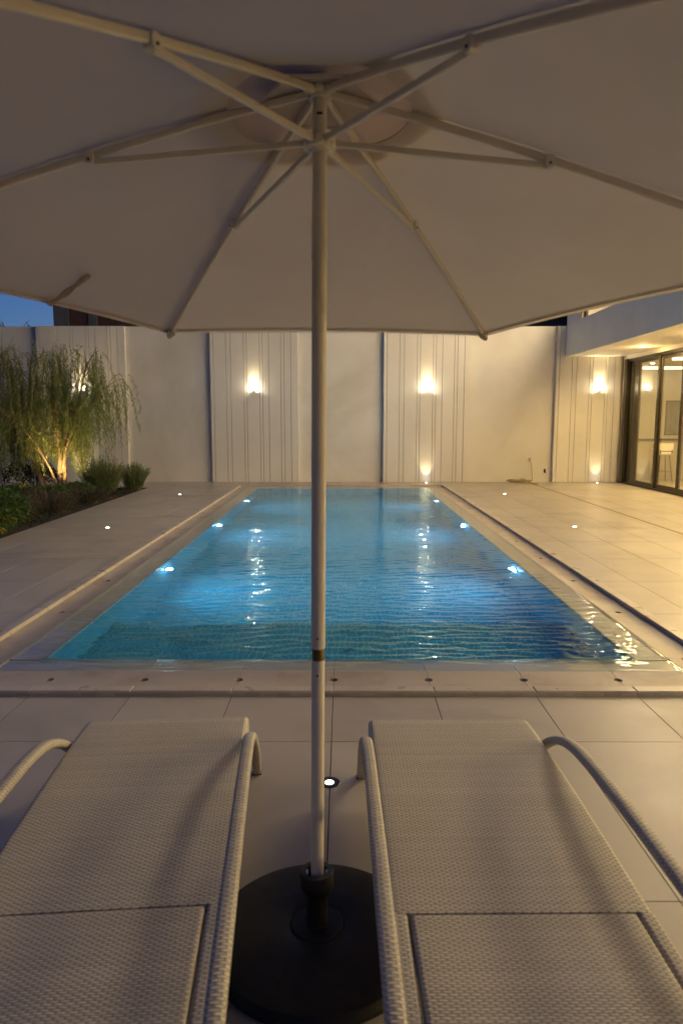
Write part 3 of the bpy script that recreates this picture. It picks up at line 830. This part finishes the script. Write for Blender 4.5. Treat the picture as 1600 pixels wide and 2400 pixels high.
MB().box(-1.1, 3, 0, 5, 0, 4.85).build('wall', M['darkwall'], n3); MB().box(-1.2, 3.1, -.15, 5, 4.851, 5.0).build('roof', M['darkwall'], n3)

# ------------------------------------------------------------------ planting
bed = MB().box(DX0, BED_X - .003, BED_Y0 + .003, BED_Y1 - .003, -.1, -.012).build('flower_bed_soil', M['soil'], kind='structure')
def leaf_arrays(P, Dv, L, W, bend=.0):
    """thin diamond leaves: P base points (n,3), Dv unit directions, L lengths, W widths"""
    n = len(P); rv = nrng.normal(size=(n, 3)); s = np.cross(Dv, rv); s /= np.linalg.norm(s, axis=1)[:, None] + 1e-9
    L = np.asarray(L)[:, None] * np.ones((n, 1)); W = np.asarray(W)[:, None] * np.ones((n, 1))
    a = P; m = P + Dv * L * .45; t = P + Dv * L; t = t + np.array([0, 0, -1.0]) * L * bend
    V_ = np.stack([a, m + s * W / 2, t, m - s * W / 2], 1).reshape(-1, 3)
    F = np.arange(4 * n).reshape(n, 4); return V_, F
def unit(v): return v / (np.linalg.norm(v, axis=-1, keepdims=True) + 1e-9)

# weeping tree
tree = empty('weeping_tree', (-6.4, 15.85, -.012), 'multi stemmed weeping tree lit from below in the flower bed', 'tree')
tb = MB(); tips = []
stems = [([(0, 0, 0), (-.03, .05, .45), (.02, .0, 1.0), (-.05, .0, 1.8), (.1, .0, 2.6), (.12, 0, 3.0)], .07),
         ([(.02, .03, 0), (.10, 0, .35), (.10, .05, .9), (.28, .1, 1.6), (.55, 0, 2.3), (.7, 0, 2.85)], .055),
         ([(-.35, -.05, 0), (-.52, 0, .5), (-.75, 0, 1.2), (-.95, .05, 2.0), (-1.12, .05, 2.75), (-1.18, .05, 3.05)], .055),
         ([(-.3, -.02, .1), (-.5, 0, .6), (-.6, .1, 1.5), (-.62, .1, 2.3), (-.55, .1, 3.0)], .035),
         ([(-.08, -.02, .05), (-.18, -.15, .6), (-.5, -.4, 1.3), (-1.0, -.4, 1.75), (-1.45, -.3, 1.9)], .028),
         ([(.05, 0, .5), (.3, -.2, 1.2), (.75, -.2, 1.9), (1.15, -.1, 2.35)], .028)]
for pts, r0 in stems:
    pth = interp(pts, 5); nn = len(pth)
    tb.sweep(pth, [r0 * (1 - .78 * i / nn) for i in range(nn)], n=8)
    for i in range(int(nn * .35), nn, 1):
        for q in range(2):
            d = Vector((rnd.gauss(0, 1), rnd.gauss(0, .8), rnd.uniform(.15, 1.1))).normalized()
            Ln = rnd.uniform(.25, .62); p0 = pth[i]
            br = interp([p0, p0 + d * Ln * .5 + Vector((0, 0, .06)), p0 + d * Ln], 3)
            tb.sweep(br, [.009 * (1 - .6 * k / len(br)) for k in range(len(br))], n=4)
            tips += [br[-1], br[-2], br[-4]]
tb.build('trunk', M['bark'], tree, smooth=True)
def envelope_bottom(x):
    return .25 + .25 * math.sin(x * 5.1) + (.55 if x > .9 else 0) + .25 * math.sin(x * 11.3 + 1) + (.75 if -.45 < x < .28 else 0)
Ps, Ds, Ls, Ws = [], [], [], []
tw = MB()
for tip in tips:
    for q in range(1 + (rnd.random() < .35)):
        x, y_, z = tip + Vector((rnd.gauss(0, .10), rnd.gauss(0, .10), rnd.gauss(0, .05)))
        zmax = 3.42 - .18 * abs(x + .1) ** 1.6
        z = min(z, zmax)
        full = max(.3, z - max(.05, envelope_bottom(x)))
        ln = full * rnd.uniform(.3, 1.0)
        ln = min(ln, 1.7)
        ax = rnd.gauss(0, .12); ay = rnd.gauss(0, .12); p = Vector((x, y_, z)); vel = Vector((ax * 1.3, ay, .38 * rnd.random()))
        step = .05; cnt = int(ln / step)
        pts = []
        sway = rnd.uniform(0, 6)
        for k in range(cnt):
            vel = vel * .86 + Vector((ax * .12 + .02 * math.sin(k * .25 + sway), ay * .1, -.16))
            p = p + vel.normalized() * step; pts.append(p.copy())
            for s_ in range(2):
                side = Vector((rnd.gauss(0, 1), rnd.gauss(0, 1), -.6 + rnd.gauss(0, .35)))
                dd = (vel.normalized() * .8 + side.normalized() * .7).normalized()
                Ps.append(p[:]); Ds.append(dd[:]); Ls.append(rnd.uniform(.08, .125)); Ws.append(rnd.uniform(.013, .020))
        if len(pts) > 4 and rnd.random() < .5: tw.sweep(pts[::4], .0022, n=3, closed_ends=False)
V_, F_ = leaf_arrays(np.array(Ps), np.array(Ds), Ls, Ws, .12)
link('crown', np_mesh('crown', V_, F_, M['willow']), tree)
tw.build('twigs', M['bark'], tree)
# ground spot that lights the tree from its foot
t = empty('garden_spotlight', (-6.25, 15.3, -.012), 'small spotlight on the soil shining up into the weeping tree', 'spotlight')
MB().sweep([(0, 0, -.05), (0, 0, .01)], .008, n=6).build('spike', M['bronze'], t)
MB().lathe([(.03, .0), (.034, .06), (.03, .06), (.026, .03)], n=14, cap=False).build('shade', M['bronze'], t, smooth=True)
MB().lathe([(.026, .04), (.02, .046)], n=12).build('lens', M['e_warm'], t)
lamp('lamp', 'SPOT', (0, 0, .075), 240, (1.0, .68, .26), t, rot=(R(180 - 22), 0, 0), size=.03, spot=95, blend=.8)
print('willow leaves', len(Ps))

def spiky(name, loc, h, r, n, mat, label, cat, group=None, spread=.35, needle=.03, nw=.004, per=26, lean=.0):
    """bush of upright stems clothed in needles"""
    o = empty(name, loc, label, cat, group); tb = MB(); Ps, Ds, Ls, Ws = [], [], [], []
    for k in range(n):
        a = rnd.uniform(0, 2 * PI); rr = r * math.sqrt(rnd.random()); hh = h * (1 - .35 * (rr / r) ** 2) * rnd.uniform(.72, 1.05)
        x, y_ = rr * .55 * math.cos(a), rr * .55 * math.sin(a)
        dx, dy = spread * rr / r * math.cos(a) + rnd.gauss(0, .07) + lean, spread * rr / r * math.sin(a) + rnd.gauss(0, .07)
        pts = [Vector((x + dx * hh * (t ** 1.4), y_ + dy * hh * (t ** 1.4), hh * t)) for t in (0, .25, .5, .75, 1)]
        if k % 3 == 0: tb.sweep(pts, .003, n=3, closed_ends=False)
        for q in range(per):
            t = .12 + .88 * q / per; i = min(3, int(t * 4)); p = pts[i].lerp(pts[i + 1], t * 4 - i); ax = (pts[i + 1] - pts[i]).normalized()
            s_ = Vector((rnd.gauss(0, 1), rnd.gauss(0, 1), rnd.gauss(0, .4))).normalized()
            Ps.append(p[:]); Ds.append((ax * .9 + s_ * .6).normalized()[:]); Ls.append(needle * rnd.uniform(.7, 1.3)); Ws.append(nw)
    tb.build('stems', M['bark'], o)
    V_, F_ = leaf_arrays(np.array(Ps), np.array(Ds), Ls, Ws)
    link('foliage', np_mesh('foliage', V_, F_, mat), o); return o
spiky('rosemary_shrub', (-5.52, 16.0, -.012), .84, .56, 420, M['rosemary'], 'spiky green shrub at the bed corner, the larger one next to the weeping tree', 'shrub', 'upright spiky shrubs at the corner of the bed', needle=.065, nw=.010, spread=.5)
spiky('rosemary_shrub', (-4.93, 16.5, -.012), .66, .30, 240, M['rosemary'], 'spiky green shrub at the bed corner, the smaller one by the paving', 'shrub', 'upright spiky shrubs at the corner of the bed', needle=.065, nw=.010, spread=.5)
lbl = ['wispy grey green bush spilling over the bed edge, nearest the yellow flowers', 'wispy grey green bush at the middle of the bed edge', 'wispy grey green bush at the bed edge just in front of the spiky shrubs', 'low wispy bush farther inside the bed, in front of the weeping tree']
for k, (x, y_, h, r, n) in enumerate(((-5.25, 11.1, .46, .50, 230), (-5.2, 12.4, .42, .55, 260), (-5.15, 13.9, .36, .55, 240), (-6.0, 13.3, .40, .6, 240))):
    spiky('lavender_bush', (x, y_, -.012), h, r, n, M['wispy'], lbl[k], 'bush', 'wispy low bushes along the bed', spread=.8, needle=.045, nw=.006, per=22)

def leafy(name, loc, rx, ry, h, n, mat, label, cat, group=None, L=.07, W=.035, flowers=()):
    o = empty(name, loc, label, cat, group); Ps, Ds, Ls, Ws = [], [], [], []; tb = MB()
    lobes = [(rnd.uniform(-.55, .55) * rx, rnd.uniform(-.55, .55) * ry, rnd.uniform(.45, .8) * h, rnd.uniform(.3, .55)) for _ in range(7)]
    for (lx, ly, lz, lr) in lobes:
        tb.sweep([(0, 0, 0), (lx * .5, ly * .5, lz * .4), (lx, ly, lz)], [.012, .008, .004], n=5)
        for q in range(n // 7):
            d = Vector((rnd.gauss(0, 1), rnd.gauss(0, 1), rnd.gauss(.25, .8))).normalized(); s_ = rnd.uniform(.55, 1.05)
            p = Vector((lx + d.x * lr * rx * s_, ly + d.y * lr * ry * s_, max(.03, lz + d.z * lr * h * .9 * s_)))
            dd = (d + Vector((rnd.gauss(0, .5), rnd.gauss(0, .5), rnd.gauss(.1, .5)))).normalized()
            Ps.append(p[:]); Ds.append(dd[:]); Ls.append(L * rnd.uniform(.7, 1.3)); Ws.append(W * rnd.uniform(.8, 1.2))
    tb.build('stems', M['bark'], o)
    V_, F_ = leaf_arrays(np.array(Ps), np.array(Ds), Ls, Ws, .15); link('foliage', np_mesh('foliage', V_, F_, mat), o)
    for (fx, fy, fz, fr, fm_) in flowers:
        Q, E = [], []
        for q in range(90):
            d = Vector((rnd.gauss(0, 1), rnd.gauss(0, 1), rnd.gauss(.4, .7))).normalized()
            Q.append((fx + d.x * fr, fy + d.y * fr, fz + d.z * fr * .7)); E.append((d + Vector((rnd.gauss(0, .6), rnd.gauss(0, .6), rnd.gauss(0, .6)))).normalized()[:])
        V_, F_ = leaf_arrays(np.array(Q), np.array(E), [.022] * 90, [.016] * 90); link('flower', np_mesh('flower', V_, F_, fm_), o)
    return o
leafy('ixora_bush', (-5.0, 9.85, -.012), .48, .42, .52, 2600, M['ixora'], 'leafy bush with yellow flower clusters at the near end of the bed', 'flowering bush', flowers=(
    (.18, -.22, .33, .07, M['yellow']), (.30, -.10, .26, .06, M['yellow']), (.26, -.28, .12, .05, M['yellow']), (-.12, -.25, .15, .05, M['yellow']), (.05, -.05, .55, .06, M['red'])))
fl = [((-.2, -.2, .32, .06, M['yellow']), (.25, -.2, .26, .06, M['red'])), ((.1, -.3, .3, .05, M['yellow']),), ((.2, -.25, .34, .05, M['red']),), (), (), (), ((-.1, -.25, .32, .05, M['yellow']),), ()]
hl = ['low leafy bush behind the yellow flowered one, with small yellow and red blooms', 'low dark bush at the left edge of the photo behind the flowering bush',
      'low leafy bush left of the wispy bushes with a red bloom', 'dark hedge bush at the far left below the wall', 'dark hedge bush behind the leaning tree stem',
      'dark hedge bush close to the wall at the left edge', 'low spreading bush at the foot of the weeping tree', 'low dark bush between the weeping tree and the spiky shrubs']
for k, (x, y_, rx, ry, h) in enumerate(((-5.8, 10.9, .6, .5, .42), (-6.6, 11.3, .6, .5, .45), (-6.3, 12.5, .6, .5, .42), (-8.3, 16.2, .7, .4, .62), (-7.15, 16.4, .75, .35, .62), (-9.2, 16.3, .6, .4, .6), (-6.3, 14.2, .8, .45, .30), (-5.75, 14.9, .5, .35, .26))):
    leafy('hedge_bush' if k in (3, 4, 5) else 'low_bush', (x, y_, -.012), rx, ry, h, 1800, M['hedge'] if k in (3, 4, 5) else M['ixora'], hl[k], 'bush', 'dark hedge bushes near the wall' if k in (3, 4, 5) else 'low leafy bushes in the bed', L=.065, W=.03, flowers=fl[k])
# ground cover
Ps, Ds, Ls, Ws = [], [], [], []
for q in range(9000):
    x = rnd.uniform(-9.5, BED_X - .04); y_ = rnd.uniform(9.3, 16.9)
    Ps.append((x, y_, rnd.uniform(-.01, .10) * rnd.random())); d = Vector((rnd.gauss(0, 1), rnd.gauss(0, 1), rnd.uniform(.1, 1.6))).normalized(); Ds.append(d[:]); Ls.append(rnd.uniform(.04, .09)); Ws.append(rnd.uniform(.01, .03))
V_, F_ = leaf_arrays(np.array(Ps), np.array(Ds), Ls, Ws, .2)
link('ground_cover', np_mesh('ground_cover', V_, F_, M['hedge']), kind='stuff', label='dark low ground cover leaves filling the flower bed', cat='plants')
# tree tips behind the wall
t = empty('neighbour_tree', (-9.85, 20.6, 0), 'small tree whose leafy tips show above the wall at the far left', 'tree')
tb = MB(); Ps, Ds, Ls, Ws = [], [], [], []
tb.sweep([(0, 0, 0), (.05, 0, 2), (0, 0, 3.4)], [.07, .05, .03], n=7)
for k in range(26):
    a = rnd.uniform(-1.1, 1.1); p0 = Vector((0, 0, rnd.uniform(2.8, 3.5))); p1 = p0 + Vector((a * .8, rnd.uniform(-.3, .3), rnd.uniform(.3, 1.05)))
    tb.sweep([p0, (p0 + p1) / 2 + Vector((0, 0, .1)), p1], [.018, .012, .005], n=4)
    for q in range(16):
        s_ = rnd.uniform(.45, 1.0); p = p0.lerp(p1, s_); d = Vector((rnd.gauss(0, 1), rnd.gauss(0, .6), rnd.gauss(-.2, .7))).normalized()
        Ps.append(p[:]); Ds.append(d[:]); Ls.append(rnd.uniform(.12, .2)); Ws.append(rnd.uniform(.03, .05))
tb.build('trunk', M['bark'], t, smooth=True)
V_, F_ = leaf_arrays(np.array(Ps), np.array(Ds), Ls, Ws, .3); link('crown', np_mesh('crown', V_, F_, M['hedge']), t)

# ------------------------------------------------------------------ umbrella
UX, UY = -.080, 2.0
um = empty('patio_umbrella', (UX, UY, 0), 'large cream patio umbrella opened over the loungers, seen from below', 'umbrella')
LEAN = .0075
def ax(z): return LEAN * z            # the pole leans a hair to the right
def zr(r): return 2.508 - .245 * r - .043 * r * r
TILT = .05                            # the open canopy dips a little on the pool side
RT = 1.425; AZ = [R(30 + 60 * k) for k in range(6)]   # measured from +Y
ROT = R(-.3)
def radial(r, az, z): return Vector((ax(2.4) + r * math.sin(az + ROT), r * math.cos(az + ROT), z - TILT * r * math.cos(az + ROT) - .006 * r * math.sin(az + ROT)))
AZ = [R(a) for a in (30, 90, 150, 210, 270, 330)]
# pole
MB().lathe([(.0195, .03), (.0195, .915)], n=24).build('lower_pole', M['umb_metal'], um, smooth=True).rotation_euler = (0, math.atan(LEAN), 0)
pl = MB().lathe([(.0200, .951), (.0206, .956), (.0206, 2.055), (.0225, 2.06), (.0225, 2.075), (.0212, 2.08), (.0205, 2.20), (.0198, 2.205), (.0185, 2.50)], n=24).build('upper_pole', M['umb_metal'], um, smooth=True); pl.rotation_euler = (0, math.atan(LEAN), 0)
jc = MB().lathe([(.0180, .912), (.0182, .955)], n=20).build('joint_collar', M['brass'], um, smooth=True); jc.rotation_euler = (0, math.atan(LEAN), 0)
for z_, r_ in ((.985, .0206), (.872, .0195)):
    MB().lathe([(.0035, -.001), (.0035, .0008)], (ax(z_) - .001, -r_, z_), n=10, axis='Y').build('rivet_hole', M['hole'], um)
MB().box(ax(2.42) - .008, ax(2.42) + .008, -.0200, -.0186, 2.425, 2.431).build('rivet_hole', M['hole'], um)
MB().lathe([(.0035, -.001), (.0035, .0012)], (ax(2.37) + .004, -.0192, 2.375), n=10, axis='Y').build('rivet_hole', M['hole'], um)
def hub(z, name, h=.035, r=.046):
    """notched ring: six blocks round a collar"""
    m_ = MB().lathe([(.021, z - h * .75), (.029, z - h * .75), (.031, z - h * .2), (.031, z + h * .5), (.021, z + h * .5)], (ax(z), 0, 0), n=24, cap=False)
    for k in range(6):
        a = R(60 * k) + ROT; c_, s_ = math.sin(a), math.cos(a)
        mb = MB().box(-.0125, .0125, .024, r, z - h * .42, z + h * .48, .005)
        m_.add([(ax(z) + p[0] * s_ + p[1] * c_, -p[0] * c_ + p[1] * s_, p[2]) for p in mb.v], mb.f)
    m_.lathe([(.030, z - h * .45), (.042, z - h * .40), (.042, z - h * .1), (.030, z - h * .05)], (ax(z), 0, 0), n=24, cap=False)
    return m_.build(name, M['umb_plastic'], um, smooth=True)
hub(2.495, 'top_hub'); hub(2.358, 'runner')
ZB = .018
ATT = .62
def rib_pts(az):
    return [radial(r, az, zr(r) - ZB) for r in (.035, .2, .4, .66, .9, 1.15, RT - .01)]
for az in AZ:
    rb = MB().sweep(interp(rib_pts(az), 4), .0078, .0105, n=10, power=3).build('rib', M['umb_metal'], um, smooth=True)
    MB().sweep([radial(.036, az, 2.358), radial(ATT, az, zr(ATT) - ZB - .016)], .0072, .0095, n=8, power=3).build('strut', M['umb_metal'], um, smooth=True)
    p = radial(ATT, az, zr(ATT) - ZB - .006); tdir = Vector((math.cos(az), -math.sin(az), 0))
    rv = MB(); rv.sweep([p - tdir * .014, p + tdir * .014], .013, .017, n=10, power=3); rv.build('rib_clip', M['umb_plastic'], um, smooth=True)
    rv = MB(); rv.sweep([p - tdir * .0165 + Vector((0, 0, -.006)), p + tdir * .0165 + Vector((0, 0, -.006))], .0035, n=8); rv.build('rivet', M['bronze'], rb)
    tip = radial(RT - .01, az, zr(RT) - ZB); out_ = Vector((math.sin(az), math.cos(az), -.4)).normalized()
    pc = MB(); pc.sweep([tip - out_ * .045, tip - out_ * .02, tip + out_ * .012], [.016, .019, .010], [.012, .015, .009], n=10, power=2.5); pc.build('tip_pocket', M['fabric'], um, smooth=True)
# canopy panels
def canopy(t0, rt, zfun, sag, lift, ns=14, ntt=22, scal=.019, round_hole=False):
    mb = MB()
    for k in range(6):
        a0, a1 = AZ[k], AZ[(k + 1) % 6] if k < 5 else AZ[0] + 2 * PI
        vs = []; fs = []; 
        for j in range(ntt + 1):
            for i in range(ns + 1):
                s_ = i / ns; tm = 1 - scal * 4 * s_ * (1 - s_)
                tz = t0 / math.sqrt(1 - s_ * (1 - s_)) if round_hole else t0
                t_ = tz + (tm - tz) * j / ntt; r = t_ * rt
                A = radial(r, a0, zfun(r)); B = radial(r, a1, zfun(r)); p = A.lerp(B, s_)
                p.z += lift - sag * 4 * s_ * (1 - s_) * math.sin(PI * min(1, t_)) 
                vs.append(p)
        for j in range(ntt):
            for i in range(ns):
                q = j * (ns + 1) + i; fs.append((q, q + 1, q + ns + 2, q + ns + 1))
        # hem: a small downward fold at the rim
        o = len(vs); 
        for i in range(ns + 1):
            p = vs[ntt * (ns + 1) + i]; vs.append(p + Vector((0, 0, -.010)))
        for i in range(ns): q = ntt * (ns + 1) + i; fs.append((q, q + 1, o + i + 1, o + i))
        mb.add(vs, fs)
    return mb
canopy(.248 / RT, RT, zr, .012, .0, round_hole=True).build('canopy', M['fabric'], um, smooth=True)
canopy(.02, .345, lambda r: zr(r) + .022, -.004, .0, ntt=8, scal=-.06).build('vent_cap', M['vent_fabric'], um, smooth=True)
MB().lathe([(.03, 2.50), (.03, 2.53), (.012, 2.56), (.015, 2.58), (.004, 2.60)], (ax(2.5), 0, 0), n=16).build('finial', M['umb_plastic'], um, smooth=True)
def hem_band(w0, dz):
    mb = MB()
    for k in range(6):
        a0 = AZ[k]; a1 = a0 + R(60); vs = []; fs = []
        for i in range(19):
            s_ = i / 18; tm = 1 - .019 * 4 * s_ * (1 - s_)
            for t_ in (tm - w0 / RT, tm - .001):
                r = t_ * RT; p = radial(r, a0, zr(r)).lerp(radial(r, a1, zr(r)), s_)
                p.z += -.012 * 4 * s_ * (1 - s_) * math.sin(PI * t_) - dz; vs.append(p)
        for i in range(18): fs.append((2 * i, 2 * i + 1, 2 * i + 3, 2 * i + 2))
        mb.add(vs, fs)
    return mb
hem_band(.022, .0015).build('hem', M['fabric'], um, smooth=True)
canopy(.03, .158, lambda r: zr(r) - .004, 0, .0, ntt=5, scal=0).build('centre_patch', M['fabric'], um, smooth=True)
# hem cord round the vent opening
vp = []
for k in range(6):
    A = radial(.248, AZ[k], zr(.248)); B = radial(.248, AZ[(k + 1) % 6], zr(.248))
    for s_ in (0, .2, .4, .6, .8):
        p = A.lerp(B, s_) ; q = 1 / math.sqrt(1 - s_ * (1 - s_)); c0 = radial(0, 0, 0)
        vp.append(Vector((c0.x + (p.x - c0.x) * q, p.y * q, p.z - .002 - 0.245 * .248 * (q - 1) * .9)))
vp.append(vp[0])
MB().sweep(vp, .0035, .0025, n=6).build('vent_hem', M['fabric'], um, smooth=True)
# seams either side of each far rib read as a thin line
# closing strap lying on the cloth near the left rim
def cloth_pt(az_mid_frac, r, k=4, dz=-.004):
    a0, a1 = AZ[k], AZ[k] + R(60)
    A = radial(r, a0, zr(r)); B = radial(r, a1, zr(r)); p = A.lerp(B, az_mid_frac); p.z += dz; return p
sp = interp([cloth_pt(.54, 1.39, dz=-.018), cloth_pt(.545, 1.32, dz=-.024), cloth_pt(.553, 1.23, dz=-.022), cloth_pt(.552, 1.135, dz=-.028)], 5)
STRAP = MB(); STRAP.sweep(sp, [.003 + .0014 * math.sin(i * 1.9) for i in range(len(sp))], [.010 + .003 * math.sin(i * 1.1) for i in range(len(sp))], n=8, up=(1, 0, 0), power=3); STRAP.build('closing_strap', M['strap'], um, smooth=True)

# umbrella stand
st = empty('umbrella_stand', (UX, UY, 0), 'round black umbrella base with its stem between the two loungers', 'umbrella base')
MB().lathe([(.33, .0), (.335, .02), (.325, .042), (.30, .048), (.285, .050), (.27, .052), (.17, .060), (.09, .064), (.084, .060), (.078, .066), (.04, .068)], n=72).build('disc', M['base_black'], st, smooth=True)
MB().lathe([(.036, .066), (.033, .075), (.032, .155), (.036, .165), (.050, .185), (.053, .195), (.053, .232), (.049, .240), (.034, .240), (.032, .205), (.022, .20)], n=40, cap=False).build('stem', M['base_black'], st, smooth=True)
for s_ in (-1, 1):
    MB().box(s_ * .034 - .008, s_ * .034 + .008, -.012, .012, .205, .238, .003).build('clamp_jaw', M['steel'], st)

# ------------------------------------------------------------------ loungers
def grid_slab(x0, x1, ypts, thick, nx=16, round_=.02):
    """woven slab: top follows ypts [(y,z)], rounded long sides, UV in metres"""
    mb = MB(); P = interp([(0, y, z) for y, z in ypts], 5)
    prof = []
    W = x1 - x0
    for i in range(7): a = PI / 2 * i / 6; prof.append((x0 + round_ - round_ * math.cos(a), -round_ + round_ * math.sin(a)))
    for i in range(1, nx): prof.append((x0 + round_ + (W - 2 * round_) * i / nx, 0.0))
    for i in range(7): a = PI / 2 * (1 - i / 6); prof.append((x1 - round_ + round_ * math.cos(a), -round_ + round_ * math.sin(a)))
    prof = [(x0, -thick)] + prof + [(x1, -thick)]
    ul = [0]
    for a, c in zip(prof[:-1], prof[1:]): ul.append(ul[-1] + math.hypot(c[0] - a[0], c[1] - a[1]))
    vs = []; L = 0; vl = []
    for j, p in enumerate(P):
        if j: L += (p - P[j - 1]).length
        vl.append(L)
        for (x, dz) in prof: vs.append((x, p.y, p.z + dz))
    k = len(prof); fs = []; uvs = []
    for j in range(len(P) - 1):
        for i in range(k - 1):
            fs.append((j * k + i, j * k + i + 1, (j + 1) * k + i + 1, (j + 1) * k + i)); uvs.append([(ul[i], vl[j]), (ul[i + 1], vl[j]), (ul[i + 1], vl[j + 1]), (ul[i], vl[j + 1])])
        fs.append((j * k + k - 1, j * k, (j + 1) * k, (j + 1) * k + k - 1)); uvs.append([(0, 0)] * 4)
    for j, rev in ((0, False), (len(P) - 1, True)):
        f = tuple(j * k + i for i in range(k)); f = f[::-1] if rev else f; fs.append(f)
        pr = prof[::-1] if rev else prof; uvs.append([(q[0], q[1]) for q in pr])
    mb.add(vs, fs, uvs); return mb
def make_lounger(loc, rz, label):
    t = empty('sun_lounger', loc, label, 'sun lounger', 'woven sun loungers under the umbrella', rz)
    hw = .345
    grid_slab(-hw, hw, [(.755, .345), (1.1, .352), (1.5, .352), (1.8, .345), (1.95, .334), (1.99, .322), (2.0, .300)], .075).build('seat', M['weave'], t, smooth=True)
    grid_slab(-hw + .050, hw - .050, [(-.06, .333), (.0, .348), (.2, .350), (.5, .350), (.72, .349), (.743, .345), (.748, .325)], .035, round_=.012).build('backrest', M['weave'], t, smooth=True)
    for s_ in (-1, 1):
        x0 = -hw if s_ < 0 else hw - .045
        grid_slab(x0, x0 + .045, [(-.10, .325), (.2, .338), (.5, .343), (.7549, .345)], .06, nx=3, round_=.012).build('side_rail', M['weave'], t, smooth=True)
        X = s_ * (hw + .027)
        arm = interp([(X, 2.10, .004), (X, 2.04, .085), (X, 1.93, .20), (X, 1.78, .315), (X, 1.64, .395), (X, 1.50, .442), (X, 1.32, .466), (X, 1.0, .478), (X, .6, .48), (X, .3, .474), (X, .08, .44), (X, -.08, .35), (X, -.18, .18), (X, -.21, .004)], 5)
        n_ = len(arm); wd = [.0185 + .0035 * min(1, i / 12) for i in range(n_)]
        MB().sweep(arm, wd, .017, n=16, power=3.0).build('arm_leg', M['weave_arm'], t, smooth=True)
        for yy_ in (2.10, -.21):
            MB().box(X - .021, X + .021, yy_ - .019, yy_ + .019, .0, .006, .002).build('foot_pad', M['base_black'], t)
    for yy_ in (.30, 1.2, 1.75):
        MB().sweep([(-hw + .01, yy_, .262), (hw - .01, yy_, .262)], .015, n=8).build('cross_bar', M['umb_metal'], t, smooth=True)
    return t
make_lounger((.120 + .345 + .012, .92, 0), R(.6), 'pale woven sun lounger right of the umbrella pole, seen from its head end')
make_lounger((-.598, .93, 0), R(4.6), 'pale woven sun lounger left of the umbrella pole, seen from its head end')
